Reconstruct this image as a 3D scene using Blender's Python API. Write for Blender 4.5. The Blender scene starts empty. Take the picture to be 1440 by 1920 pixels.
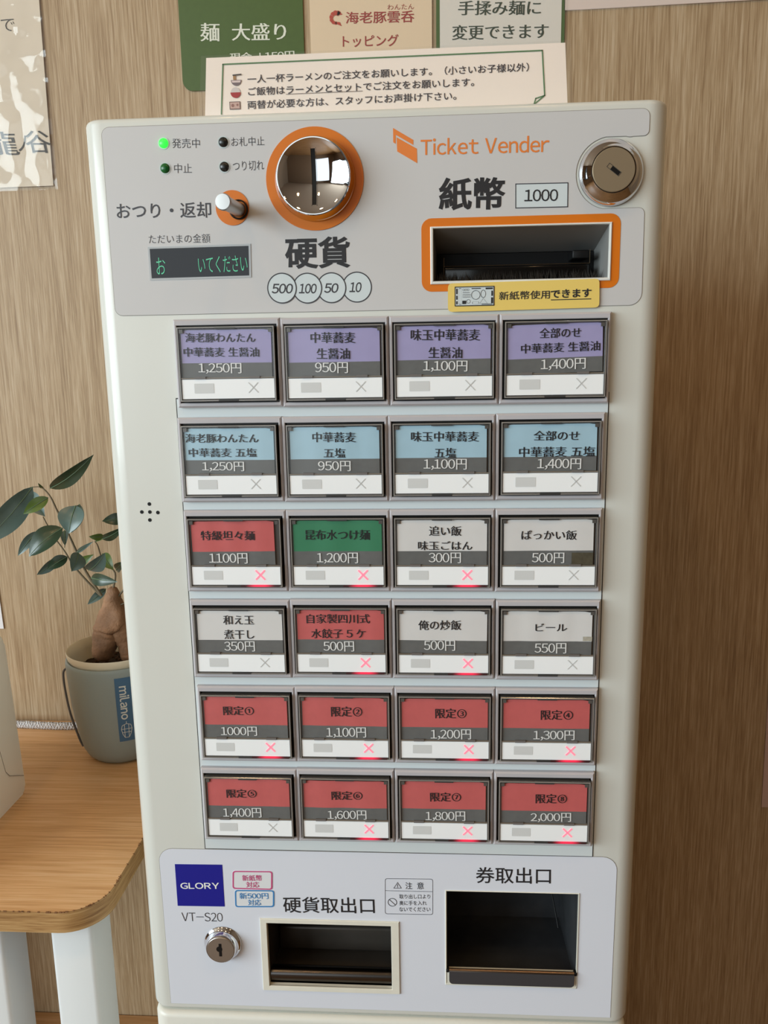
import bpy, bmesh, math, random
from mathutils import Vector, Matrix, noise
from mathutils.geometry import delaunay_2d_cdt
R = math.radians
random.seed(7)
scene = bpy.context.scene
COL = bpy.context.collection
Z0 = 0.967                     # height of the middle of the button field above the floor (m)

# ------------------------------------------------------------------ camera
cam_d = bpy.data.cameras.new('camera'); cam = bpy.data.objects.new('camera', cam_d); COL.objects.link(cam)
cam_d.sensor_fit = 'VERTICAL'; cam_d.sensor_height = 24.0
cam_d.lens = 24.0 * 1523.65 / 1920.0
cam_d.clip_start = 0.01; cam_d.clip_end = 50
right = Vector((0.998053, 0.060063, -0.016823)); down = Vector((-0.005146, -0.189503, -0.981867)); fwd = Vector((-0.062162, 0.980041, -0.188825))
m = Matrix((( right.x, -down.x, -fwd.x, 0.02434), (right.y, -down.y, -fwd.y, -0.43921), (right.z, -down.z, -fwd.z, 0.13295 + Z0), (0, 0, 0, 1)))
cam.matrix_world = m
scene.camera = cam

# ------------------------------------------------------------------ view and world
vs = scene.view_settings
scene.display_settings.display_device = 'sRGB'
vs.view_transform = 'Standard'; vs.look = 'None'; vs.gamma = 1.0; vs.use_curve_mapping = False
vs.exposure = 0.0
w = bpy.data.worlds.new('daylight'); scene.world = w; w.use_nodes = True
w.node_tree.nodes['Background'].inputs[0].default_value = (0.75, 0.88, 1.0, 1)
w.node_tree.nodes['Background'].inputs[1].default_value = 0.1
scene.cycles.max_bounces = 8; scene.cycles.transparent_max_bounces = 16
scene.cycles.use_denoising = True
scene.cycles.caustics_reflective = False; scene.cycles.caustics_refractive = False

def light(name, kind, loc, target, energy, color, size=0.1, size_y=None, spot=None, shape=None):
    d = bpy.data.lights.new(name, kind); d.energy = energy; d.color = color
    if kind == 'AREA':
        d.shape = 'RECTANGLE' if size_y else 'DISK'; d.size = size
        if size_y: d.size_y = size_y
    elif kind == 'SPOT':
        d.shadow_soft_size = size; d.spot_size = R(spot or 100); d.spot_blend = 0.6
    else: d.shadow_soft_size = size
    o = bpy.data.objects.new(name, d); COL.objects.link(o); o.location = loc
    o.rotation_euler = (Vector(target) - Vector(loc)).to_track_quat('-Z', 'Y').to_euler()
    return o
# daylight through the window in the left wall and the glazed shop front behind the camera
light('window_daylight', 'AREA', (-2.96, -2.1, 1.65), (0.2, -0.3, 1.0), 158, (0.83, 0.955, 1.0), 2.9, 1.7)
light('shop_front_daylight', 'AREA', (-1.3, -3.9, 1.35), (-0.2, 0, 1.0), 14, (0.88, 0.97, 1.0), 1.6, 2.0)
# warm ceiling lamps over the counter
for lx, ly in [(-1.2, -0.9), (-0.5, -0.9), (0.3, -0.7), (1.1, -0.9), (-0.6, -2.0), (0.5, -2.0)]:
    light('ceiling_lamp_light', 'SPOT', (lx, ly, 2.50), (lx, ly, 0), 3.6, (1.0, 0.64, 0.32), 0.04, spot=150)

# ------------------------------------------------------------------ materials
def lin(c):
    return tuple(((v/255)/12.92 if v/255 <= 0.04045 else ((v/255+0.055)/1.055)**2.4) for v in c) + (1,)
MATS = {}
def mat(name, col, rough=0.5, metal=0.0, spec=0.5, bump=0.0, bscale=200, coat=0.0, emit=None, estr=0.0, vary=0.0, vscale=20, aniso=0):
    if name in MATS: return MATS[name]
    M = bpy.data.materials.new(name); M.use_nodes = True; nt = M.node_tree; b = nt.nodes['Principled BSDF']
    c = lin(col); b.inputs['Base Color'].default_value = c; b.inputs['Roughness'].default_value = rough
    b.inputs['Metallic'].default_value = metal; b.inputs['Specular IOR Level'].default_value = spec
    b.inputs['Coat Weight'].default_value = coat; b.inputs['Coat Roughness'].default_value = 0.08
    if emit: b.inputs['Emission Color'].default_value = lin(emit); b.inputs['Emission Strength'].default_value = estr
    tc = nt.nodes.new('ShaderNodeTexCoord')
    n = nt.nodes.new('ShaderNodeTexNoise'); n.inputs['Scale'].default_value = vscale; n.inputs['Detail'].default_value = 5
    nt.links.new(tc.outputs['Object'], n.inputs['Vector'])
    if vary > 0:
        r = nt.nodes.new('ShaderNodeMapRange'); r.inputs['To Min'].default_value = 1-vary; r.inputs['To Max'].default_value = 1+vary
        r.inputs['From Min'].default_value = 0.3; r.inputs['From Max'].default_value = 0.7
        nt.links.new(n.outputs[0], r.inputs[0])
        mx = nt.nodes.new('ShaderNodeVectorMath'); mx.operation = 'SCALE'; mx.inputs[0].default_value = c[:3]
        nt.links.new(r.outputs[0], mx.inputs['Scale']); nt.links.new(mx.outputs[0], b.inputs['Base Color'])
    if bump > 0:
        n2 = nt.nodes.new('ShaderNodeTexNoise'); n2.inputs['Scale'].default_value = bscale; n2.inputs['Detail'].default_value = 3
        nt.links.new(tc.outputs['Object'], n2.inputs['Vector'])
        bp = nt.nodes.new('ShaderNodeBump'); bp.inputs['Strength'].default_value = bump; bp.inputs['Distance'].default_value = 0.001
        nt.links.new(n2.outputs[0], bp.inputs['Height']); nt.links.new(bp.outputs[0], b.inputs['Normal'])
    MATS[name] = M; return M

def wood(name, cols, along, scale=(300, 300, 5), rough=0.5, bump=0.25, broad=0.35):
    """streaky laminate: fine long streaks along one axis over a broad tone drift"""
    M = bpy.data.materials.new(name); M.use_nodes = True; nt = M.node_tree; b = nt.nodes['Principled BSDF']; L = nt.links
    tc = nt.nodes.new('ShaderNodeTexCoord'); mp = nt.nodes.new('ShaderNodeMapping'); L.new(tc.outputs['Object'], mp.inputs[0])
    s = list(scale); mp.inputs['Scale'].default_value = s
    n = nt.nodes.new('ShaderNodeTexNoise'); n.inputs['Scale'].default_value = 1.0; n.inputs['Detail'].default_value = 6; n.inputs['Roughness'].default_value = 0.62; n.inputs['Distortion'].default_value = 0.25
    L.new(mp.outputs[0], n.inputs['Vector'])
    mp2 = nt.nodes.new('ShaderNodeMapping'); L.new(tc.outputs['Object'], mp2.inputs[0]); mp2.inputs['Scale'].default_value = [v*0.09 for v in s]
    n2 = nt.nodes.new('ShaderNodeTexNoise'); n2.inputs['Scale'].default_value = 1.0; n2.inputs['Detail'].default_value = 3
    L.new(mp2.outputs[0], n2.inputs['Vector'])
    mp3 = nt.nodes.new('ShaderNodeMapping'); L.new(tc.outputs['Object'], mp3.inputs[0]); mp3.inputs['Scale'].default_value = [v*(2.6 if v > 60 else 3.5) for v in s]
    n3 = nt.nodes.new('ShaderNodeTexNoise'); n3.inputs['Scale'].default_value = 1.0; n3.inputs['Detail'].default_value = 2
    L.new(mp3.outputs[0], n3.inputs['Vector'])
    def mix(a, bb, f):
        q = nt.nodes.new('ShaderNodeMath'); q.operation = 'MULTIPLY'; L.new(bb, q.inputs[0]); q.inputs[1].default_value = f
        p = nt.nodes.new('ShaderNodeMath'); p.operation = 'MULTIPLY_ADD'; L.new(a, p.inputs[0]); p.inputs[1].default_value = 1-f; L.new(q.outputs[0], p.inputs[2])
        return p.outputs[0]
    h = mix(n.outputs[0], n2.outputs[0], broad); h = mix(h, n3.outputs[0], 0.3)
    cr = nt.nodes.new('ShaderNodeValToRGB'); e = cr.color_ramp.elements
    pos = [0.36, 0.455, 0.52, 0.62]
    e[0].position = pos[0]; e[0].color = lin(cols[0]); e[1].position = pos[3]; e[1].color = lin(cols[3])
    for p_, c_ in zip(pos[1:3], cols[1:3]):
        k = e.new(p_); k.color = lin(c_)
    L.new(h, cr.inputs[0]); L.new(cr.outputs[0], b.inputs['Base Color'])
    b.inputs['Roughness'].default_value = rough; b.inputs['Specular IOR Level'].default_value = 0.35
    bp = nt.nodes.new('ShaderNodeBump'); bp.inputs['Strength'].default_value = bump; bp.inputs['Distance'].default_value = 0.0006
    L.new(h, bp.inputs['Height']); L.new(bp.outputs[0], b.inputs['Normal'])
    MATS[name] = M; return M

def film(name, tint=(1, 1, 1), gloss=1.0, rough=0.05, bump=0.0, bscale=30, haze=0.0, ior=1.45):
    """clear plastic sheet: transparent with a fresnel reflection"""
    M = bpy.data.materials.new(name); M.use_nodes = True; nt = M.node_tree; nt.nodes.remove(nt.nodes['Principled BSDF']); L = nt.links
    out = nt.nodes['Material Output']
    t = nt.nodes.new('ShaderNodeBsdfTransparent'); t.inputs[0].default_value = tuple(tint) + (1,)
    g = nt.nodes.new('ShaderNodeBsdfGlossy'); g.inputs['Roughness'].default_value = rough; g.inputs['Color'].default_value = (gloss,)*3 + (1,)
    f = nt.nodes.new('ShaderNodeFresnel'); f.inputs['IOR'].default_value = ior
    geo = nt.nodes.new('ShaderNodeNewGeometry'); ir = nt.nodes.new('ShaderNodeMapRange')      # same reflection from either side of the sheet
    ir.inputs['To Min'].default_value = ior; ir.inputs['To Max'].default_value = 1/ior; L.new(geo.outputs['Backfacing'], ir.inputs[0]); L.new(ir.outputs[0], f.inputs['IOR'])
    mx = nt.nodes.new('ShaderNodeMixShader')
    if bump > 0:
        tc = nt.nodes.new('ShaderNodeTexCoord'); n = nt.nodes.new('ShaderNodeTexNoise'); n.inputs['Scale'].default_value = bscale; n.inputs['Detail'].default_value = 2
        L.new(tc.outputs['Object'], n.inputs['Vector'])
        bp = nt.nodes.new('ShaderNodeBump'); bp.inputs['Strength'].default_value = 1.0; bp.inputs['Distance'].default_value = bump
        L.new(n.outputs[0], bp.inputs['Height']); L.new(bp.outputs[0], g.inputs['Normal']); L.new(bp.outputs[0], f.inputs['Normal'])
    L.new(f.outputs[0], mx.inputs[0]); L.new(t.outputs[0], mx.inputs[1]); L.new(g.outputs[0], mx.inputs[2])
    last = mx.outputs[0]
    if haze > 0:
        d = nt.nodes.new('ShaderNodeBsdfDiffuse'); d.inputs[0].default_value = (0.8, 0.8, 0.78, 1)
        m2 = nt.nodes.new('ShaderNodeMixShader'); m2.inputs[0].default_value = haze; L.new(last, m2.inputs[1]); L.new(d.outputs[0], m2.inputs[2]); last = m2.outputs[0]
    L.new(last, out.inputs['Surface'])
    MATS[name] = M; return M

# ------------------------------------------------------------------ object helpers
def world_of(o):
    v = Vector((0, 0, 0))
    while o is not None: v = v + o.location; o = o.parent
    return v
def link(name, me, material=None, parent=None, loc=(0, 0, 0), label=None, kind=None):
    """loc is a world position; meshes are written relative to it"""
    o = bpy.data.objects.new(name, me); COL.objects.link(o)
    if parent is not None:
        o.parent = parent; o.location = Vector(loc) - world_of(parent)
    else: o.location = loc
    if material is not None and len(me.materials) == 0: me.materials.append(material)
    if label: o['label'] = label
    if kind: o['kind'] = kind
    return o
def thing(name, label, cat, loc, group=None):
    o = bpy.data.objects.new(name, None); COL.objects.link(o); o.location = loc; o.empty_display_size = 0.02
    o['label'] = label; o['category'] = cat
    if group: o['group'] = group
    return o
def tag(o, label, cat, group=None):
    o['label'] = label; o['category'] = cat
    if group: o['group'] = group
    return o
def from_bm(bm, smooth=False, ang=None):
    me = bpy.data.meshes.new('m'); bmesh.ops.recalc_face_normals(bm, faces=bm.faces)
    bm.to_mesh(me); bm.free()
    if smooth:
        for p in me.polygons: p.use_smooth = True
    if ang is not None: me.set_sharp_from_angle(angle=R(ang))
    return me
def add_box(bm, x0, x1, y0, y1, z0, z1):
    vs_ = [bm.verts.new((x, y, z)) for x in (x0, x1) for y in (y0, y1) for z in (z0, z1)]
    f = [(0,1,3,2),(4,6,7,5),(0,4,5,1),(2,3,7,6),(0,2,6,4),(1,5,7,3)]
    for q in f: bm.faces.new([vs_[i] for i in q])
    return vs_
def box_me(x0, x1, y0, y1, z0, z1, bev=0.0, seg=3):
    bm = bmesh.new(); add_box(bm, x0, x1, y0, y1, z0, z1)
    if bev > 0: bmesh.ops.bevel(bm, geom=list(bm.edges), offset=bev, segments=seg, profile=0.5, affect='EDGES')
    return from_bm(bm, bev > 0, 50 if bev > 0 else None)
def rrect(x0, x1, z0, z1, r=0.0, n=6):
    if r <= 0: return [(x0, z0), (x1, z0), (x1, z1), (x0, z1)]
    pts = []
    for cx, cz, a in ((x1-r, z0+r, -90), (x1-r, z1-r, 0), (x0+r, z1-r, 90), (x0+r, z0+r, 180)):
        for i in range(n+1):
            t = R(a + 90*i/n); pts.append((cx + r*math.cos(t), cz + r*math.sin(t)))
    return pts
def circle(cx, cz, r, n=48):
    return [(cx + r*math.cos(2*math.pi*i/n), cz + r*math.sin(2*math.pi*i/n)) for i in range(n)]
def fill2d(loops, ext=0.0, bev=0.0):
    """filled 2D outline (holes allowed) as a mesh in the XZ plane facing -Y; ext = half thickness"""
    c = bpy.data.curves.new('f', 'CURVE'); c.dimensions = '2D'; c.fill_mode = 'BOTH'; c.extrude = ext
    for lp in loops:
        sp = c.splines.new('POLY'); sp.points.add(len(lp)-1)
        for p, q in zip(sp.points, lp): p.co = (q[0], q[1], 0, 1)
        sp.use_cyclic_u = True
    o = bpy.data.objects.new('f', c); me = o.to_mesh().copy()
    o.to_mesh_clear(); bpy.data.objects.remove(o); bpy.data.curves.remove(c)
    me.transform(Matrix(((1,0,0,0),(0,0,-1,0),(0,1,0,0),(0,0,0,1))))      # (x,y,z) -> (x,-z,y)
    return me
def mmv(p, y=0.0): return (p[0]/1000.0, p[1]/1000.0)
def plate(name, loops, y, t, material, parent, label=None, loc=None):
    """flat plate in mm coordinates of the machine face; back at y, thickness t towards the room"""
    me = fill2d([[mmv(p) for p in l] for l in loops], t/2)
    l = loc if loc is not None else (0, y - t/2, Z0)
    return link(name, me, material, parent, l, label)
def lathe_me(profile, n=48, axis='Y', smooth=True, ang=35):
    """profile = [(radius, height)], axis -Y (towards the room) or Z"""
    bm = bmesh.new(); rings = []
    for r, h in profile:
        ring = []
        if r < 1e-6:
            ring = [bm.verts.new((0, -h, 0) if axis == 'Y' else (0, 0, h))]
        else:
            for i in range(n):
                t = 2*math.pi*i/n; c, s = r*math.cos(t), r*math.sin(t)
                ring.append(bm.verts.new((c, -h, s) if axis == 'Y' else (c, s, h)))
        rings.append(ring)
    for a, b in zip(rings, rings[1:]):
        if len(a) == 1 and len(b) == 1: continue
        if len(a) == 1:
            for i in range(n): bm.faces.new((a[0], b[i], b[(i+1) % n]))
        elif len(b) == 1:
            for i in range(n): bm.faces.new((a[i], a[(i+1) % n], b[0]))
        else:
            for i in range(n): bm.faces.new((a[i], a[(i+1) % n], b[(i+1) % n], b[i]))
    return from_bm(bm, smooth, ang)
def loft_rects(loops, close=False, cap0=False, cap1=False):
    """loops = [(x0,x1,z0,z1,y)] joined one to the next: bezels, trays, wells"""
    bm = bmesh.new(); rs = []
    for x0, x1, z0, z1, y in loops:
        rs.append([bm.verts.new(v) for v in ((x0, y, z0), (x1, y, z0), (x1, y, z1), (x0, y, z1))])
    prs = list(zip(rs, rs[1:])) + ([(rs[-1], rs[0])] if close else [])
    for a, b in prs:
        for i in range(4): bm.faces.new((a[i], a[(i+1) % 4], b[(i+1) % 4], b[i]))
    if cap0: bm.faces.new(rs[0])
    if cap1: bm.faces.new(rs[-1])
    return from_bm(bm)
def tube_me(pts, radii, n=8, cap=True):
    bm = bmesh.new(); pts = [Vector(p) for p in pts]; rings = []; up = Vector((0.3, 0.9, 0.2)).normalized()
    for i, p in enumerate(pts):
        t = (pts[min(i+1, len(pts)-1)] - pts[max(i-1, 0)]).normalized()
        u = (up - t*up.dot(t)).normalized(); v = t.cross(u); up = u
        r = radii[i] if isinstance(radii, (list, tuple)) else radii
        rings.append([bm.verts.new(p + (u*math.cos(2*math.pi*k/n) + v*math.sin(2*math.pi*k/n))*r) for k in range(n)])
    for a, b in zip(rings, rings[1:]):
        for i in range(n): bm.faces.new((a[i], a[(i+1) % n], b[(i+1) % n], b[i]))
    if cap: bm.faces.new(rings[0]); bm.faces.new(rings[-1])
    return from_bm(bm, True, 60)
def smooth_path(pts, k=4):
    out = []
    P = [Vector(p) for p in pts]; P = [P[0]*2 - P[1]] + P + [P[-1]*2 - P[-2]]
    for i in range(1, len(P)-2):
        for j in range(k):
            t = j/k; a, b, c, d = P[i-1], P[i], P[i+1], P[i+2]
            out.append(0.5*((2*b) + (c-a)*t + (2*a-5*b+4*c-d)*t*t + (3*b-a-3*c+d)*t**3))
    out.append(P[-2]); return out

# ------------------------------------------------------------------ lettering
STY = {  # outline growth across / along (em): mincho keeps thick stems and thin bars
    'mincho': (0.013, -0.006), 'mincho_bold': (0.019, -0.002), 'sans': (0, 0), 'thin': (-0.008, -0.008), 'medium': (0.008, 0.008), 'bold': (0.018, 0.018), 'black': (0.028, 0.024), 'hand': (0.012, 0.0)}
GLY = {}
def glyph(ch, sty, serif):
    key = (ch, sty, serif)
    if key in GLY: return GLY[key]
    body_ = chr(ord(ch)+0xFEE0) if 33 <= ord(ch) <= 126 else ch      # full-width forms for Latin letters and digits
    c = bpy.data.curves.new('t', 'FONT'); c.body = body_; c.size = 1
    o = bpy.data.objects.new('t', c); COL.objects.link(o)
    bpy.context.view_layer.update()
    k = o.to_curve(bpy.context.evaluated_depsgraph_get(), apply_modifiers=False)
    loops = []
    for sp in k.splines:
        b = sp.bezier_points; n = len(b); lp = []
        for i in range(n):
            p, q = b[i], b[(i+1) % n]
            P0, P1, P2, P3 = p.co, p.handle_right, q.handle_left, q.co
            straight = (P1-P0).cross(P3-P0).length < 1e-5 and (P2-P3).cross(P3-P0).length < 1e-5
            steps = 1 if straight else 3
            for j in range(steps):
                t = j/steps; v = P0*(1-t)**3 + 3*P1*t*(1-t)**2 + 3*P2*t*t*(1-t) + P3*t**3
                if not lp or (lp[-1][0]-v.x)**2 + (lp[-1][1]-v.y)**2 > 1e-7: lp.append((v.x, v.y))
        if len(lp) > 2: loops.append(lp)
    bpy.data.objects.remove(o); bpy.data.curves.remove(c)
    def area(l): return sum(l[i][0]*l[(i+1) % len(l)][1] - l[(i+1) % len(l)][0]*l[i][1] for i in range(len(l)))/2
    dx, dy = STY[sty]
    if loops:
        s = 1 if area(max(loops, key=lambda l: abs(area(l)))) > 0 else -1
        res = []
        for lp in loops:
            n = len(lp); nl = []
            for i in range(n):
                a, b, c2 = Vector(lp[i-1]), Vector(lp[i]), Vector(lp[(i+1) % n])
                e1, e2 = (b-a).normalized(), (c2-b).normalized()
                n1, n2 = Vector((e1.y, -e1.x))*s, Vector((e2.y, -e2.x))*s
                d = n1 + n2
                if d.length < 0.3: d = n1
                else: d = d / max(0.5, 1 + n1.dot(n2))
                nl.append((b.x + max(-1.5, min(1.5, d.x))*dx, b.y + max(-1.5, min(1.5, d.y))*dy))
            res.append(nl)
        loops = res
    xs = [p[0] for l in loops for p in l] or [0, 0]
    if ord(ch) < 256:
        if ch == ' ': adv, off = 0.30, 0
        elif ch.isdigit(): adv = 0.57; off = (adv - (max(xs)-min(xs)))/2 - min(xs)
        elif ch in ',.': adv, off = 0.26, 0.04 - min(xs)
        else: adv = max(xs) - min(xs) + 0.07; off = 0.035 - min(xs)
    else: adv, off = 1.0, 0.0
    if loops: vv, ff = cdt_fill(loops)
    else: vv, ff = [], []
    GLY[key] = (vv, ff, adv, off); return GLY[key]
def cdt_fill(loops):
    """triangles inside outlines by winding number; copes with outlines that touch"""
    pts = [Vector(p) for l in loops for p in l]; edges = []; k = 0
    for l in loops: edges += [(k+i, k+(i+1) % len(l)) for i in range(len(l))]; k += len(l)
    ov, oe, of, _, _, _ = delaunay_2d_cdt(pts, edges, [], 0, 1e-5)
    ff = []
    for f in of:
        cx = sum(ov[i].x for i in f)/len(f); cy = sum(ov[i].y for i in f)/len(f); wn = 0
        for a, b in edges:
            p, q = pts[a], pts[b]
            if (p.y <= cy) != (q.y <= cy):
                x = p.x + (cy-p.y)/(q.y-p.y)*(q.x-p.x)
                if x > cx: wn += 1 if q.y > p.y else -1
        if wn != 0: ff.append(tuple(f))
    return [(v.x, v.y) for v in ov], ff
def text_raw(s, sty, serif=False, track=0.0):
    V, F, x = [], [], 0.0
    for ch in s:
        vv, ff, adv, off = glyph(ch, sty, serif)
        b = len(V); V += [(vx + x + off, vz) for vx, vz in vv]; F += [tuple(i + b for i in f) for f in ff]
        x += adv + track
    return V, F
def text_fit(s, x0, z0, x1, z1, h, sty='sans', serif=False, shear=0.0, track=0.0, unit=0.001, lo=0.86, hi=1.16):
    """lettering fitted between two points (mm), returned as a mesh in the XZ plane"""
    V, F = text_raw(s, sty, serif, track)
    if shear: V = [(x + shear*z, z) for x, z in V]
    a0, a1 = min(v[0] for v in V), max(v[0] for v in V); b0, b1 = min(v[1] for v in V), max(v[1] for v in V)
    L = math.hypot(x1-x0, z1-z0); sx = L/(a1-a0); sz = max(lo*sx, min(hi*sx, h/(b1-b0)))
    ca, sa = (x1-x0)/L, (z1-z0)/L; mx, mz = (x0+x1)/2, (z0+z1)/2; am, bm_ = (a0+a1)/2, (b0+b1)/2
    out = []
    for x, z in V:
        u, v = (x-am)*sx, (z-bm_)*sz
        out.append(((mx + u*ca - v*sa)*unit, 0.0, (mz + u*sa + v*ca)*unit))
    me = bpy.data.meshes.new('letters'); me.from_pydata(out, [], F); me.update(); return me
def join_me(mes):
    V, F = [], []
    for me in mes:
        b = len(V); V += [tuple(v.co) for v in me.vertices]; F += [tuple(i+b for i in p.vertices) for p in me.polygons]
    me = bpy.data.meshes.new('joined'); me.from_pydata(V, [], F); me.update(); return me

# measured positions in mm: x to the right, z up from the middle of the button field
BUTTONS = [[-86.4, 130.36, 57.82, 46.83, "purple", 0, -0.3, [["海老豚わんたん", -22.0, 13.87, 16.09, 13.19, 4.87], ["中華蕎麦 生醤油", -23.34, 6.31, 17.67, 5.61, 4.9], ["1,250円", -15.72, -2.37, 7.74, -2.74, 5.59]]], [-28.4, 130.03, 58.16, 47.6, "purple", 0, 0, [["中華蕎麦", -12.49, 12.98, 11.42, 12.55, 5.63], ["生醤油", -9.53, 4.6, 8.32, 4.3, 5.67], ["950円", -10.52, -2.71, 7.14, -2.99, 5.71]]], [29.68, 129.91, 58.02, 47.64, "purple", 0, 0.3, [["味玉中華蕎麦", -17.48, 13.54, 18.91, 12.88, 5.85], ["生醤油", -8.21, 4.22, 9.58, 3.92, 5.73], ["1,100円", -11.01, -2.75, 12.33, -3.13, 5.76]]], [87.66, 129.95, 57.93, 47.05, "purple", 0, 1.3, [["全部のせ", -8.44, 13.15, 13.08, 13.21, 5.17], ["中華蕎麦 生醤油", -17.83, 5.28, 23.06, 6.24, 4.92], ["1,400円", -7.37, -3.11, 15.89, -2.73, 5.8]]], [-87.56, 77.87, 57.91, 47.15, "blue", 0, -0.2, [["海老豚わんたん", -24.3, 12.53, 16.44, 12.09, 4.92], ["中華蕎麦 五塩", -22.8, 4.61, 15.04, 4.24, 4.88], ["1,250円", -15.72, -3.16, 7.69, -3.36, 5.33]]], [-29.64, 77.67, 57.94, 46.92, "blue", 0, 0, [["中華蕎麦", -12.04, 12.52, 11.67, 12.27, 5.48], ["五塩", -6.11, 3.95, 5.79, 3.84, 5.09], ["950円", -9.4, -3.22, 8.49, -3.37, 5.55]]], [28.24, 77.71, 57.82, 46.6, "blue", 0, 0, [["味玉中華蕎麦", -16.43, 12.26, 20.03, 11.86, 5.42], ["五塩", -3.79, 3.42, 7.77, 3.31, 5.3], ["1,100円", -9.71, -2.86, 13.55, -3.06, 5.94]]], [86.32, 77.97, 58.34, 46.65, "blue", 0, 0.3, [["全部のせ", -9.18, 11.81, 15.1, 11.54, 5.21], ["中華蕎麦 五塩", -16.73, 3.07, 23.48, 3.03, 5.42], ["1,400円", -6.92, -3.43, 16.39, -3.64, 5.98]]], [-87.42, 26.09, 57.96, 47.14, "red", 1, 0.4, [["特級坦々麺", -19.05, 9.75, 11.69, 9.65, 5.34], ["1100円", -14.96, -3.39, 6.93, -3.42, 6.02]]], [-29.48, 26.09, 57.92, 47.02, "green", 1, 0, [["昆布水つけ麺", -18.0, 9.95, 18.12, 9.83, 5.73], ["1,200円", -11.91, -3.35, 11.17, -3.39, 6.24]]], [28.33, 26.05, 57.7, 46.97, "white", 1, 0, [["追い飯", -7.17, 11.95, 10.7, 11.88, 5.54], ["味玉ごはん", -13.28, 3.65, 16.64, 3.57, 5.14], ["300円", -7.44, -3.28, 10.37, -3.31, 5.98]]], [86.44, 26.04, 58.52, 47.08, "white", 0, 0.2, [["ぱっかい飯", -14.92, 9.45, 15.15, 9.35, 5.33], ["500円", -9.01, -3.37, 8.61, -3.4, 5.93]]], [-87.2, -25.87, 57.97, 47.08, "white", 0, 0, [["和え玉", -9.27, 12.33, 8.51, 12.39, 5.56], ["煮干し", -9.29, 3.77, 8.38, 3.85, 5.59], ["350円", -9.42, -3.49, 8.39, -3.39, 6.1]]], [-29.22, -25.56, 57.98, 47.26, "red", 1, 0, [["自家製四川式", -19.28, 12.92, 16.88, 13.03, 5.52], ["水餃子 5 ケ", -16.91, 4.15, 14.32, 4.28, 5.56], ["500円", -10.12, -3.49, 7.51, -3.4, 6.05]]], [28.84, -25.61, 58.16, 47.12, "white", 1, -0.4, [["俺の炒飯", -14.02, 9.41, 10.08, 9.5, 5.71], ["500円", -10.98, -2.63, 6.69, -2.54, 6.15]]], [87.18, -25.92, 58.52, 46.94, "white", 0, -0.2, [["ビール", -7.12, 8.66, 10.44, 8.73, 4.37], ["550円", -7.34, -3.59, 10.31, -3.49, 6.1]]], [-86.21, -78.32, 57.28, 47.12, "red", 1, 0, [["限定①", -13.26, 9.47, 4.92, 9.67, 5.58], ["1000円", -15.26, -3.45, 6.19, -3.19, 5.73]]], [-28.54, -78.12, 58.06, 47.54, "red", 1, -0.4, [["限定②", -7.58, 9.42, 10.55, 9.61, 6.25], ["1,100円", -10.67, -3.73, 12.53, -3.44, 6.5]]], [29.45, -78.1, 57.91, 47.92, "red", 1, 0.1, [["限定③", -5.37, 8.91, 12.51, 9.1, 6.05], ["1,200円", -8.06, -4.16, 15.15, -3.86, 6.3]]], [87.49, -78.16, 58.17, 47.77, "red", 1, 0, [["限定④", -3.41, 8.7, 14.78, 8.9, 6.0], ["1,300円", -7.39, -3.91, 15.97, -3.61, 6.07]]], [-87.08, -130.17, 57.56, 46.8, "red", 0, 0, [["限定⑤", -13.28, 8.56, 4.94, 8.89, 5.54], ["1,400円", -15.99, -4.14, 7.23, -3.68, 6.35]]], [-29.28, -129.93, 58.04, 47.23, "red", 1, 0, [["限定⑥", -8.14, 8.1, 10.29, 8.43, 5.58], ["1,600円", -10.84, -4.65, 12.42, -4.19, 6.11]]], [28.94, -129.85, 58.42, 47.36, "red", 1, 0, [["限定⑦", -8.14, 8.18, 9.96, 8.51, 5.83], ["1,800円", -10.9, -4.29, 12.46, -3.83, 6.28]]], [87.04, -129.85, 57.77, 47.35, "red", 1, 0, [["限定⑧", -4.93, 8.23, 13.14, 8.56, 5.97], ["2,000円", -7.61, -3.85, 15.8, -3.38, 5.84]]]]
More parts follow.
